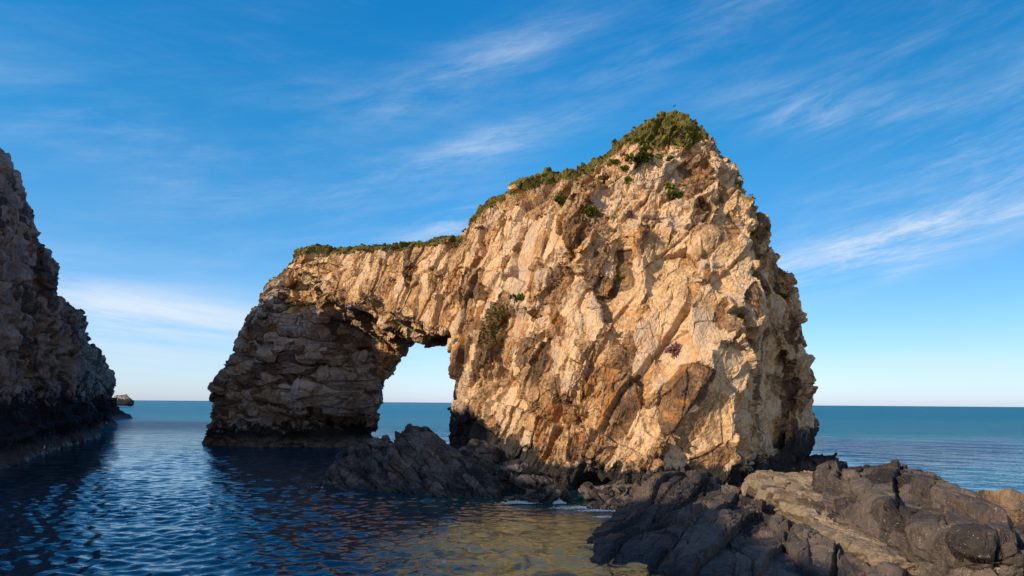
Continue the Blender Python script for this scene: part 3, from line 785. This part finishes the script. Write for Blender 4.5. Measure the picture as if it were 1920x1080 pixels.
planC = [W(1500, 925, 2)[:2], W(1560, 972, 2)[:2], W(1640, 1015, 2)[:2], W(1720, 1050, 2)[:2], W(1800, 1078, 2)[:2], (27, 26), (44, 26), (45, 36), W(1925, 1000, 3)[:2], W(1860, 955, 3)[:2], W(1800, 915, 3)[:2], W(1750, 898, 3)[:2], W(1640, 876, 3)[:2], (27, 62), W(1500, 893, 2.5)[:2]]
nc = slab_noise(rotm(8, -18, -29), [((8, 12, 5), .12, .1, .0)], [((4.4, 9.0, 4.0), .10, .40, .20, .02), ((2.6, 5.4, 2.0), .06, .2, .14, .025), ((1.2, 2.5, .9), .03, .08, .04, .04)], 781, [((1.0, 1.3, .8), .06), ((.35, .45, .3), .03)], bd=[((.86, -.5, .15), 4.2, .85, .22, .60, .13, 98, .07), ((-.42, .05, .9), 1.6, .50, .14, .28, .08, 99, .12), ((.25, .95, .1), 5.5, .2, .15, .35, .10, 100, .15)])
plan_rock('charcoal_shelf', 'big rounded charcoal rock hump flecked with pale veins, at the right edge', planC, fgC, (18, 28, -1), (64, 72, 7), 0.28, M_fore, nc)
fgD = ctrl([(1800, 915, 1.8), (1850, 923, 2.0), (1920, 938, 2.0), (1920, 980, 2.0), (1850, 960, 2.0)])
planD = [W(1790, 935, 1.5)[:2], W(1860, 990, 1.5)[:2], W(1960, 1060, 1.5)[:2], (60, 34), (62, 56), W(1935, 938, 2)[:2], W(1880, 928, 2)[:2], W(1825, 919, 2)[:2]]
plan_rock('brown_shelf', 'low sunlit brown rock shelf behind the charcoal hump beside the open sea', planD, fgD, (34, 46, -1), (76, 78, 4), 0.35, M_brownshelf, nc)
log('foreground')

# far headland islet beyond the cliff
isl = px_hull([(212, 746, 900), (222, 742, 900), (236, 740, 900), (239, 745, 900), (242, 751, 900), (249, 752, 900), (205, 753, 900), (215, 744, 940), (237, 742, 940), (249, 753, 930)],
              [P(205, 756, 895) - [0, 0, 2], P(250, 756, 895) - [0, 0, 2], P(250, 754, 940) - [0, 0, 5], P(205, 754, 940) - [0, 0, 5]])
rock('islet', 'tiny distant rock islet on the horizon just past the cliff end', 'islet', isl, (-540, 885, -6), (-490, 950, 20), 1.6, 1, M_cliff,
     lambda p: blocky(p, R_cl, [((9, 9, 6), 1.0, 1.0, .3, .1)], 5, .2)[0], lambda p, n: blocky(p, R_cl, [((3, 3, 2), .5, .5, .2, .1), ((2, 2, 1), .2, .2, .1, .1)], 5, .2))

# ------------------------------------------------------------------ sea
def axis(lo, hi, fine_lo, fine_hi, s, g=1.022):
    mid = list(np.arange(fine_lo, fine_hi, s))
    a = []; x = fine_lo; st = s
    while x > lo: st *= g; x -= st; a.append(x)
    b = []; x = mid[-1]; st = s
    while x < hi: st *= g; x += st; b.append(x)
    return np.array(a[::-1] + mid + b)
xs = axis(-40000, 40000, -44, 18, 0.19); 
ys = []
y = -60.0
while y < 30: ys.append(y); y += 1.5
st = 0.13
while y < 45000: ys.append(y); st = max(0.13, 0.13 * (y / 45.0) ** 1.15); y += st
ys = np.array(ys)
XX, YY = np.meshgrid(xs, ys, indexing='ij')
sx = np.gradient(xs)[:, None] + 0 * YY; sy = np.gradient(ys)[None, :] + 0 * XX
sp = np.maximum(sx, sy)
ZZ = np.zeros_like(XX)
rgw = np.random.default_rng(5)
wind = math.radians(262)
flat = np.stack([XX.ravel() * 1.0, YY.ravel(), 0 * XX.ravel()], 1).astype(F32)
# calmer water inside the pool between slab and shelf
calm = np.exp(-(((XX - 6) / 12) ** 2 + ((YY - 52) / 16) ** 2))
env = 1 - 0.35 * calm + 0.9 * sstep(32, 55, XX - 0.15 * YY) + 0.7 * sstep(80, 200, YY)
gust = (0.75 + 0.35 * par(lambda a: fbm(a, 14.0, 2, 91), flat).reshape(XX.shape))
for L, A, n in ((15, .022, 4), (7, .022, 6), (3.4, .026, 10), (1.9, .034, 14), (1.15, .040, 18), (0.7, .022, 18)):
    for _ in range(n):
        l = L * rgw.uniform(.72, 1.35); th = wind + rgw.normal() * (.45 if L > 5 else .75); ph = rgw.uniform(0, 7)
        k = 2 * math.pi / l; a = A * rgw.uniform(.5, 1.2) / math.sqrt(n) * 1.7
        w = np.clip((l / (sp * 3.2)) - 1, 0, 1)
        arg = k * (XX * math.cos(th) + YY * math.sin(th)) + ph + 1.3 * np.sin(0.11 * XX + 0.07 * YY * rgw.uniform(.5, 1.5) + ph)
        s_ = np.sin(arg)
        ZZ += a * w * (s_ + 0.25 * np.cos(2 * arg)) * (env * gust if l < 5 else 1)
nx, ny = XX.shape
vid = np.arange(nx * ny).reshape(nx, ny)
q = np.stack([vid[:-1, :-1], vid[1:, :-1], vid[1:, 1:], vid[:-1, 1:]], -1).reshape(-1, 4)
me = make_mesh('sea', np.stack([XX, YY, ZZ], -1).reshape(-1, 3), q)
m, nt = newmat('sea_water'); N = NT(nt)
geo = N.n('ShaderNodeNewGeometry'); pos = geo.outputs['Position']
sep = N.n('ShaderNodeSeparateXYZ'); N.l(pos, sep.inputs[0])
X_, Y_, Z_ = sep.outputs
# colour of the water body: deep blue in the inlet, turquoise over the far sand, greenish to sandy in the shallow pool, the gold reflection painted in
open_ = N.mrange(N.math('SUBTRACT', X_, N.math('MULTIPLY', Y_, .15)), 28, 48)
farY = N.mrange(Y_, 135, 260)
far = N.math('MAXIMUM', N.mrange(Y_, 120, 240), open_)
col = N.mix(open_, (0.002, 0.030, 0.055), (0.0, 0.07, 0.17))
col = N.mix(farY, col, (0.0, 0.125, 0.22))
col = N.mix(N.mrange(Y_, 900, 5000), col, (0.0, 0.09, 0.19))
band = N.noise(pos, 0.012, 4, 0.6)
col = N.mix(N.math('MULTIPLY', N.mrange(band, .45, .62), N.math('MULTIPLY', far, .6)), col, (0.0, 0.15, 0.20))
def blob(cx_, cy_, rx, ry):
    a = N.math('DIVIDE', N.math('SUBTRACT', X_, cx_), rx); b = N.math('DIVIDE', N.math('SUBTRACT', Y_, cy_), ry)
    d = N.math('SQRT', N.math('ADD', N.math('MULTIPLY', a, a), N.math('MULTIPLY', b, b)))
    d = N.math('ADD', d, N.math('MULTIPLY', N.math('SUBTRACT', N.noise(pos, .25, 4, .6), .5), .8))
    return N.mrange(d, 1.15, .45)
col = N.mix(N.math('MULTIPLY', blob(0, 63, 14, 7), .8), col, (0.01, 0.055, 0.045))
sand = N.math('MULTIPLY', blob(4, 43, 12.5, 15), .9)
sand_reflect_c = N.mix(N.noise(pos, 1.2, 4, .6), (0.60, 0.27, 0.07), (0.95, 0.50, 0.15))  # sand tone pushed orange to carry the stack's gold reflection
sand_reflect_c = N.mix(N.math('MULTIPLY', N.mrange(N.noise(pos, .33, 6, .7, .8), .50, .60), .75), sand_reflect_c, (0.07, 0.06, 0.025))
col = N.mix(sand, col, sand_reflect_c)
bsw = N.n('ShaderNodeBsdfPrincipled'); N.l(col, bsw.inputs['Base Color']); bsw.inputs['Roughness'].default_value = 0.05; bsw.inputs['IOR'].default_value = 1.4
mp = N.n('ShaderNodeMapping'); mp.inputs['Scale'].default_value = (0.55, 1.0, 1.0); N.l(pos, mp.inputs[0])
h1 = N.noise(mp.outputs[0], 2.2, 3, .55); h2 = N.noise(mp.outputs[0], .35, 4, .6)
h3 = N.noise(mp.outputs[0], .09, 4, .6)
hh = N.math('ADD', N.math('MULTIPLY', h1, N.mrange(far, 0, 1, .028, .05)), N.math('MULTIPLY', N.math('MULTIPLY', h2, N.math('MAXIMUM', far, N.mrange(Y_, 70, 130, 0, .5))), .75))
hh = N.math('ADD', hh, N.math('MULTIPLY', N.math('MULTIPLY', h3, far), 1.0))
bp = N.n('ShaderNodeBump'); bp.inputs['Strength'].default_value = 1.0; bp.inputs['Distance'].default_value = 1.0; N.l(hh, bp.inputs['Height']); N.l(bp.outputs[0], bsw.inputs['Normal'])
fr = N.n('ShaderNodeFresnel'); fr.inputs['IOR'].default_value = 1.52; N.l(bp.outputs[0], fr.inputs['Normal'])
fac = N.math('MULTIPLY', N.math('MULTIPLY', fr.outputs[0], N.mrange(open_, 0, 1, 1.0, .68)), N.math('MULTIPLY', N.mrange(farY, 0, 1, 1.0, .48), N.mrange(Y_, 80, 150, 1.0, .76)))
gl = N.n('ShaderNodeBsdfGlossy'); N.l(N.mrange(Y_, 60, 600, 0.04, 0.22), gl.inputs['Roughness']); gl.inputs['Color'].default_value = (.84, .95, 1, 1); N.l(bp.outputs[0], gl.inputs['Normal'])
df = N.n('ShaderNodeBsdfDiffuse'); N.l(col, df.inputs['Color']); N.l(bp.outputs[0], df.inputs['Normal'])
mxs = N.n('ShaderNodeMixShader'); N.l(fac, mxs.inputs[0]); N.l(df.outputs[0], mxs.inputs[1]); N.l(gl.outputs[0], mxs.inputs[2])
nt.nodes.remove(bsw)
o_ = N.n('ShaderNodeOutputMaterial'); N.l(mxs.outputs[0], o_.inputs[0])
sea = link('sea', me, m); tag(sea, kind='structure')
log('sea', nx * ny)

# ------------------------------------------------------------------ white water
m_foam, nt = newmat('foam'); N = NT(nt)
b_ = N.n('ShaderNodeBsdfPrincipled'); b_.inputs['Base Color'].default_value = (.75, .78, .8, 1); b_.inputs['Roughness'].default_value = .6
o_ = N.n('ShaderNodeOutputMaterial'); N.l(b_.outputs[0], o_.inputs[0])
def foam(spots, name, n, seed):
    rg = np.random.default_rng(seed); V = []; Q = []
    for (px_, py_, rx, ry, zt) in spots:
        c = W(px_, py_, 0)
        for _ in range(n):
            a = rg.normal(size=2) * .45
            x = c[0] + a[0] * rx; yv = c[1] + a[1] * ry
            z = .10 + abs(rg.normal()) * zt * math.exp(-abs(a[0]))
            r = rg.uniform(.012, .05); 
            for t in range(1):
                b = len(V); dz = rg.uniform(.01, .04)
                # small octahedral droplets and flecks
                V += [(x - r * 1.6, yv, z), (x + r * 1.6, yv, z), (x, yv - r, z), (x, yv + r, z), (x, yv, z + dz), (x, yv, z - dz)]
                for i, j in ((0, 2), (2, 1), (1, 3), (3, 0)):
                    Q += [(b + i, b + j, b + 4), (b + j, b + i, b + 5)]
    me = make_mesh(name, np.array(V), np.array(Q)); o = link(name, me, m_foam); return tag(o, kind='stuff')
o = foam([(970, 946, 1.5, .35, .12), (1050, 946, .5, .4, .15), (1085, 955, 2.2, .7, .05), (1120, 960, 1.8, .4, .03), (1135, 972, .8, .25, .03), (1018, 940, .3, .3, .3), (620, 915, 1.6, .5, .03)], 'white_water', 620, 3)
tag(o, 'white water splashing over the low rocks at the edge of the pool', 'foam')

# ------------------------------------------------------------------ vegetation
def leaf_mat(name, cols, rough=.8):
    m, nt = newmat(name); N = NT(nt)
    t = N.attr('tone'); geo = N.n('ShaderNodeNewGeometry')
    k = len(cols)
    c = N.ramp(t, [(i / (k - 1), x) for i, x in enumerate(cols)])
    b = N.n('ShaderNodeBsdfPrincipled'); N.l(c, b.inputs['Base Color']); b.inputs['Roughness'].default_value = rough; b.inputs['Specular IOR Level'].default_value = .15
    o = N.n('ShaderNodeOutputMaterial'); N.l(b.outputs[0], o.inputs[0]); return m
M_heath = leaf_mat('heather_cover', [(.025, .012, .012), (.075, .03, .025), (.10, .045, .03), (.045, .05, .008), (.10, .105, .01), (.17, .155, .02), (.17, .10, .05)])
M_grass = leaf_mat('clifftop_grass', [(.05, .027, .014), (.11, .065, .025), (.10, .075, .02), (.20, .135, .06), (.08, .05, .02)])
M_green = leaf_mat('green_shrub', [(.03, .035, .006), (.055, .07, .008), (.09, .11, .012), (.14, .15, .02)])
M_brown = leaf_mat('brown_shrub', [(.03, .015, .012), (.07, .03, .02), (.11, .05, .03), (.07, .06, .012)])
M_yell = leaf_mat('yellow_green_shrub', [(.10, .09, .01), (.19, .17, .015), (.28, .24, .03), (.14, .14, .02)])
M_pink = leaf_mat('pink_heather', [(.09, .06, .03), (.22, .10, .10), (.36, .20, .25), (.13, .09, .04)])

def clump(V, Q, T, c, nrm, r, n, rg, leaf=.09, up=.7, tone=None, tall=1.0):
    """leaf-sized faces spread through a low cushion around c"""
    nrm = np.array(nrm) / (np.linalg.norm(nrm) + 1e-9)
    d = rg.normal(size=(n, 3)); d /= np.linalg.norm(d, axis=1)[:, None]
    dn = d @ nrm; d = d - np.outer(np.minimum(dn, 0) * 1.6, nrm)
    rad = r * rg.uniform(.45, 1.08, n) ** .6
    lump = 1 + .22 * np.sin(d[:, 0] * 7 + c[0] * 3) * np.sin(d[:, 2] * 6 + c[1])
    pc = c + d * (rad * lump)[:, None] * np.array([1, 1, tall])
    a = d + rg.normal(size=(n, 3)) * .55; a[:, 2] += up; a /= np.linalg.norm(a, axis=1)[:, None]
    b = np.cross(a, rg.normal(size=(n, 3))); b /= np.linalg.norm(b, axis=1)[:, None]
    s = leaf * rg.uniform(.6, 1.5, n)[:, None]
    base = sum(len(v) for v in V)
    V.append(np.concatenate([pc - b * s * .5, pc + b * s * .5, pc + b * s * .35 + a * s * 1.6, pc - b * s * .35 + a * s * 1.6]))
    i = np.arange(n)
    Q.append(np.stack([i, i + n, i + 2 * n, i + 3 * n], 1) + base)
    t = (rg.random() if tone is None else tone) + rg.normal(size=n) * .10
    T.append(np.tile(np.clip(t, 0, 1), 4))
def leaf_object(name, V, Q, T, mat, origin=None):
    V = np.concatenate(V); org = np.array(origin if origin is not None else (0, 0, 0), F32)
    me = make_mesh(name, V - org, np.concatenate(Q), smooth=False); add_attr(me, 'tone', np.concatenate(T))
    o = link(name, me, mat); o.location = org.tolist(); return o
def cover(name, D, mask, n, r, leaves, mat, label, cat, seed, leaf=.1, toner=None, tall=1.0):
    rg = np.random.default_rng(seed)
    idx = np.flatnonzero(mask); idx = rg.choice(idx, min(n, len(idx)), replace=False)
    V, Q, T = [], [], []
    tn = fbm(D['co'][idx].astype(F32), 2.2, 2, seed) * .55 + .5
    for i, t in zip(idx, tn):
        clump(V, Q, T, D['co'][i], D['no'][i] + np.array([0, 0, .6]), r * rg.uniform(.6, 1.3), leaves, rg, leaf, tone=float(np.clip(t + rg.normal() * .12, 0, 1)), tall=tall)
    if not V: return
    o = leaf_object(name, V, Q, T, mat); tag(o, label, cat, kind='stuff'); return o
A = ARCH; apx, apy = to_px(A['co']); facing = A['no'][:, 1] < .55
capm = (A['veg'] > .7) & facing
cover('heather_cover', A, capm & (A['co'][:, 2] > 38), 520, .20, 50, M_heath, 'olive and purple heather cap covering the summit of the stack', 'heather', 1, .10)
ridge = (A['veg'] > .30) & facing & (A['co'][:, 2] > 24) & ~capm
cover('heather_cover', A, ridge & (apx > 868) & (apx < 1140), 300, .12, 30, M_heath, 'brown heather fringe along the ridge climbing to the summit', 'heather', 2, .09)
cover('grass_cover', A, ridge & (apx <= 868) & (apx > 540), 800, .12, 20, M_grass, 'yellowish grass and turf along the flat top of the arch span', 'turf', 3, .10, tall=1.2)
cover('grass_cover', A, ridge & (apx > 1290), 90, .2, 24, M_grass, 'dry grass fringe down the right shoulder of the stack', 'turf', 4, .10, tall=1.2)
cover('grass_cover', A, (A['veg'] > .3) & (A['co'][:, 2] < 24) & (A['no'][:, 1] < 0) & (apx > 860), 300, .2, 22, M_grass, 'patchy yellow green grass in a gully right of the arch opening', 'turf', 5, .08)
C_ = CLIFF
cover('grass_cover', C_, (C_['veg'] > .35) & (C_['co'][:, 1] < 260), 700, .5, 26, M_green, 'sparse dark green grass on the ledges of the left cliff', 'turf', 6, .16)

bv = BVHTree.FromPolygons([tuple(v) for v in A['co'][:, :].tolist()], A['qs'][A['no'][A['qs'][:, 0], 1] < .3].tolist())
def hit(px_, py_):
    d = P(px_, py_, 100) - np.array([0, 0, CAM_H]); r = bv.ray_cast(Vector((0, 0, CAM_H)), Vector(d.tolist()).normalized())
    return r
shrubs = [  # px, py, radius px, width factor, material, label
    (1204, 299, 17, 1.3, M_green, 'green shrub below the summit heather, on the scree left of the summit'),
    (1256, 299, 8, 1, M_green, 'small round green shrub alone on the scree right below the summit'),
    (1134, 340, 15, 1.3, M_brown, 'dark brown domed shrub on the left shoulder of the summit slope'),
    (1174, 316, 7, 1, M_green, 'little green shrub beside a pale slab under the summit heather'),
    (1151, 305, 8, 1.1, M_green, 'green shrub at the lower left end of the summit heather'),
    (1256, 352, 11, 1, M_yell, 'bright green shrub, upper one of a touching pair below the summit'),
    (1276, 368, 12, 1.2, M_green, 'dark green shrub, lower one of a touching pair below the summit'),
    (1311, 379, 12, 1.2, M_brown, 'brown spreading shrub right of the pair, at the foot of a tan slab'),
    (1112, 398, 11, 1.1, M_green, 'green shrub at the left end of the ledge above the steep face'),
    (1053, 376, 12, 1, M_green, 'tall green shrub below the ridge, left of a brown one'),
    (1077, 370, 9, 1, M_brown, 'brown shrub below the ridge, right of a tall green one'),
    (1166, 519, 6, 1, M_yell, 'tiny green shrub alone in the middle of the upper steep face'),
    (1388, 595, 9, 1, M_yell, 'yellow green shrub on the sharp right corner of the stack'),
    (1177, 338, 8, 1, M_green, 'small green shrub between pale boulders in mid slope'),
    (1178, 402, 8, 1.2, M_pink, 'pink flowering heather on the ledge above the steep face'),
    (899, 428, 5, 1, M_pink, 'tiny pink flowering heather at the left end of the ridge'),
    (1267, 655, 14, .9, M_pink, 'pink flowering heather hanging on the lower sunlit face'),
    (977, 560, 11, 1, M_green, 'green shrub at the head of the grassy gully'),
    (1463, 554, 8, 1.4, M_green, 'dark low shrub on the shaded right buttress'),
]
rg = np.random.default_rng(99)
for px_, py_, r, wf, mt, lab in shrubs:
    loc, nrm, _, dist = hit(px_, py_)
    if loc is None: log('no hit', px_, py_); continue
    R_ = r * loc.y / FPX * 1.15
    V, Q, T = [], [], []
    c = np.array(loc)
    nr = np.array(nrm) + np.array([0, 0, .8])
    clump(V, Q, T, c, nr, R_ * .6, 260, rg, R_ * .12 + .015, tone=.45)
    for s in range(9):
        off = rg.normal(size=3) * R_ * np.array([.5 * wf, .3, .33]) - np.array([0, 0, .15 * R_])
        clump(V, Q, T, c + off, nr, R_ * rg.uniform(.18, .5), 90, rg, R_ * .12 + .015, tone=rg.random())
    o = leaf_object('flowering_heather' if mt is M_pink else 'shrub', V, Q, T, mt, c)
    tag(o, lab, 'heather' if mt is M_pink else 'shrub', 'shrubs growing on the sunlit stack')
log('vegetation')

# ------------------------------------------------------------------ bird on the summit
def skin_obj(name, pts, mat, parent=None, sub=2):
    me = bpy.data.meshes.new(name); 
    me.from_pydata([p[:3] for p in pts], [(i, i + 1) for i in range(len(pts) - 1)], [])
    o = bpy.data.objects.new(name, me); COL.objects.link(o); o.modifiers.new('skin', 'SKIN')
    me.skin_vertices.new() if not me.skin_vertices else None
    for i, p in enumerate(pts): me.skin_vertices[0].data[i].radius = (p[3], p[3])
    s = o.modifiers.new('sub', 'SUBSURF'); s.levels = sub; s.render_levels = sub
    me.materials.append(mat)
    if parent: o.parent = parent
    return o
def plainmat(name, c, r=.7):
    m, nt = newmat(name); N = NT(nt); b = N.n('ShaderNodeBsdfPrincipled')
    n_ = N.noise(None, 20, 3); cc_ = N.mix(n_, tuple(x * .7 for x in c), tuple(min(1, x * 1.2) for x in c)); N.l(cc_, b.inputs['Base Color'])
    b.inputs['Roughness'].default_value = r; o = N.n('ShaderNodeOutputMaterial'); N.l(b.outputs[0], o.inputs[0]); return m
top = A['co'][np.argmax(np.where((apx > 1262) & (apx < 1280), A['co'][:, 2], -99))]
M_bd = plainmat('bird_dark', (.02, .02, .025)); M_bw = plainmat('bird_white', (.75, .75, .75)); M_bk = plainmat('beak', (.35, .2, .03))
def bird(loc, mat, label, s=1.0, rz=0):
    e = bpy.data.objects.new('bird', None); COL.objects.link(e); e.location = [float(x) for x in loc]; e.scale = (s,) * 3; e.rotation_euler[2] = rz
    tag(e, label, 'bird')
    skin_obj('body', [(-.26, 0, .12, .02), (-.14, 0, .17, .06), (0, 0, .22, .085), (.10, 0, .30, .06), (.13, 0, .38, .035), (.16, 0, .43, .045), (.20, 0, .435, .025)], mat, e)
    skin_obj('beak', [(.20, 0, .435, .012), (.24, 0, .43, .008), (.27, 0, .42, .004)], M_bk, e, 1)
    for sgn in (-1, 1): skin_obj('leg', [(.0, sgn * .035, .16, .010), (.0, sgn * .035, .07, .008), (.0, sgn * .035, 0, .008), (.04, sgn * .035, .0, .008)], M_bk, e, 1)
bird(top + np.array([0, 0, .28]), M_bd, 'small dark bird perched on the very top of the stack', 1.1, .4)
bc = BVHTree.FromPolygons([tuple(v) for v in CLIFF['co'].tolist()], CLIFF['qs'][::1].tolist())
def hitc(px_, py_):
    d = P(px_, py_, 100) - np.array([0, 0, CAM_H]); return bc.ray_cast(Vector((0, 0, CAM_H)), Vector(d.tolist()).normalized())[0]
for (px_, py_, lab) in ((83, 843, 'white gull standing on the near ledge at the foot of the left cliff'), (199, 796, 'white gull standing on the far ledge at the foot of the left cliff')):
    h_ = hitc(px_, py_)
    if h_ is not None: bird(np.array(h_), M_bw, lab, 1.5, 2.0)
    else: log('gull miss', px_)

# ------------------------------------------------------------------ light
SUN_AZ = math.radians(56)   # behind the camera, to the left
SUN_EL = math.radians(24)
to_sun = Vector((-math.sin(SUN_AZ) * math.cos(SUN_EL), -math.cos(SUN_AZ) * math.cos(SUN_EL), math.sin(SUN_EL)))
ld = bpy.data.lights.new('sun', 'SUN'); ld.energy = 5.0; ld.angle = math.radians(.5); ld.color = (1.0, .79, .53)
lo_ = bpy.data.objects.new('sun', ld); COL.objects.link(lo_); lo_.rotation_euler = to_sun.to_track_quat('Z', 'Y').to_euler(); lo_.location = (0, 0, 80)

w = bpy.data.worlds.new('World'); S.world = w; w.use_nodes = True
nt = w.node_tree; nt.nodes.clear(); N = NT(nt)
sky = N.n('ShaderNodeTexSky', sky_type='NISHITA'); sky.sun_disc = False; sky.sun_elevation = SUN_EL
sky.sun_rotation = math.atan2(to_sun.x, to_sun.y); sky.air_density = 1.0; sky.dust_density = .4; sky.ozone_density = 3.0; sky.altitude = 0
tc = N.n('ShaderNodeTexCoord'); g = tc.outputs['Generated']
sp_ = N.n('ShaderNodeSeparateXYZ'); N.l(g, sp_.inputs[0])
zz = N.math('MAXIMUM', sp_.outputs[2], 0.02)
# cirrus sheet at altitude: project the view direction on a plane overhead
cxp = N.math('DIVIDE', sp_.outputs[0], N.math('ADD', zz, .12)); cyp = N.math('DIVIDE', sp_.outputs[1], N.math('ADD', zz, .12))
cv = N.n('ShaderNodeCombineXYZ'); N.l(cxp, cv.inputs[0]); N.l(cyp, cv.inputs[1])
az = N.math('ARCTAN2', sp_.outputs[0], sp_.outputs[1]); el = N.math('ARCSINE', sp_.outputs[2])
def streaks(rot, scale, stretch, lo, hi, off=0.0, dist=.5):
    cvv = N.n('ShaderNodeCombineXYZ'); N.l(az, cvv.inputs[0]); N.l(el, cvv.inputs[1]); cvv.inputs[2].default_value = off
    mp = N.n('ShaderNodeMapping', vector_type='TEXTURE'); mp.inputs['Rotation'].default_value = (0, 0, math.radians(rot)); mp.inputs['Scale'].default_value = (stretch, 1, 1)
    N.l(cvv.outputs[0], mp.inputs[0])
    return N.mrange(N.noise(mp.outputs[0], scale, 10, .70, dist), lo, hi)
def patch(px_, py_, rx, ry, rot, amt):
    d = P(px_, py_, 1.0) - np.array([0, 0, CAM_H], F32); d = d / np.linalg.norm(d)
    a0, e0 = math.atan2(d[0], d[1]), math.asin(d[2])
    ca, sa = math.cos(math.radians(rot)), math.sin(math.radians(rot))
    u = N.math('SUBTRACT', az, a0); v = N.math('SUBTRACT', el, e0)
    a = N.math('DIVIDE', N.math('ADD', N.math('MULTIPLY', u, ca), N.math('MULTIPLY', v, sa)), rx / FPX)
    b = N.math('DIVIDE', N.math('SUBTRACT', N.math('MULTIPLY', v, ca), N.math('MULTIPLY', u, sa)), ry / FPX)
    r2 = N.math('ADD', N.math('MULTIPLY', a, a), N.math('MULTIPLY', b, b))
    return N.math('MULTIPLY', N.math('EXPONENT', N.math('MULTIPLY', r2, -1.0)), amt)
S1 = streaks(10, 8.0, 6.0, .40, .80, 0, .3); S2 = streaks(13, 24.0, 5.0, .42, .75, 3.0, .4); S3 = streaks(-3, 11.0, 7.0, .36, .70, 7.0)
def total(lst):
    t = None
    for a in lst: t = patch(*a) if t is None else N.math('ADD', t, patch(*a))
    return t
slanted = total([(1720, 440, 240, 45, 13, 1.4), (1560, 505, 150, 28, 12, 1.1), (1500, 205, 130, 34, -8, .6), (870, 135, 230, 38, 20, .55), (920, 270, 190, 28, 15, .55), (815, 432, 90, 24, 20, .9),
                 (1760, 320, 260, 50, 14, .45), (1830, 190, 200, 60, 8, .3), (1300, 60, 330, 50, 14, .28), (1720, 60, 240, 50, 6, .25), (600, 380, 330, 60, 10, .35), (180, 230, 200, 50, -10, .25)])
flatc = total([(200, 570, 330, 60, -4, .34), (330, 590, 240, 30, -6, .45), (200, 650, 260, 45, 2, .5), (800, 690, 160, 50, 5, .25), (1700, 690, 260, 25, 0, .2)])
c = N.math('MULTIPLY', slanted, N.math('ADD', N.math('MULTIPLY', S1, .55), N.math('MULTIPLY', S2, .35)))
c = N.math('ADD', c, N.math('MULTIPLY', flatc, N.math('ADD', N.math('MULTIPLY', S3, .85), .02)))
c = N.math('ADD', c, N.math('MULTIPLY', N.math('MULTIPLY', S1, S3), .10))
c = N.math('MINIMUM', N.math('MULTIPLY', c, 1.5), .85)
tint = N.ramp(N.mrange(sp_.outputs[2], 0.0, 0.55, 0, 1, False), [(0, (.86, 1.0, 1.55)), (.10, (.76, .92, 1.2)), (.37, (.38, .83, 1.08)), (.67, (.15, .86, 1.15)), (1.0, (.05, .84, 1.25))])
azf = N.mrange(az, -.1, .7, 1.0, .70)
cmb = N.n('ShaderNodeCombineXYZ')
for i_ in range(3): N.l(azf, cmb.inputs[i_])
tint = N.mix(1.0, tint, cmb.outputs[0], 'MULTIPLY')
# warm fill added to the sky behind the camera to brighten shaded faces
tint = N.mix(N.mrange(sp_.outputs[1], -.15, -.75), tint, (2.0, 1.6, 1.35))
skc = N.mix(1.0, sky.outputs[0], tint, 'MULTIPLY')
skc = N.mix(c, skc, (4.5, 5.0, 5.7))
bg = N.n('ShaderNodeBackground'); bg.inputs['Strength'].default_value = .145; N.l(skc, bg.inputs['Color'])
ow = N.n('ShaderNodeOutputWorld'); N.l(bg.outputs[0], ow.inputs[0])

# ------------------------------------------------------------------ camera
cd = bpy.data.cameras.new('camera'); cam = bpy.data.objects.new('camera', cd); COL.objects.link(cam)
cd.sensor_width = 36; cd.lens = 36 * FPX / 1920; cd.shift_y = (HY - 540) / 1920; cd.clip_start = .5; cd.clip_end = 90000
mt = Matrix(((RC, -RS, 0), (0, 0, -1), (RS, RC, 0))).to_4x4()
mt.translation = (0, 0, CAM_H); cam.matrix_world = mt
S.camera = cam
S.view_settings.view_transform = 'Standard'; S.view_settings.look = 'None'; S.view_settings.gamma = 1; S.view_settings.exposure = 0.25
S.cycles.max_bounces = 5; S.cycles.diffuse_bounces = 3; S.cycles.glossy_bounces = 3
log('scene ready')
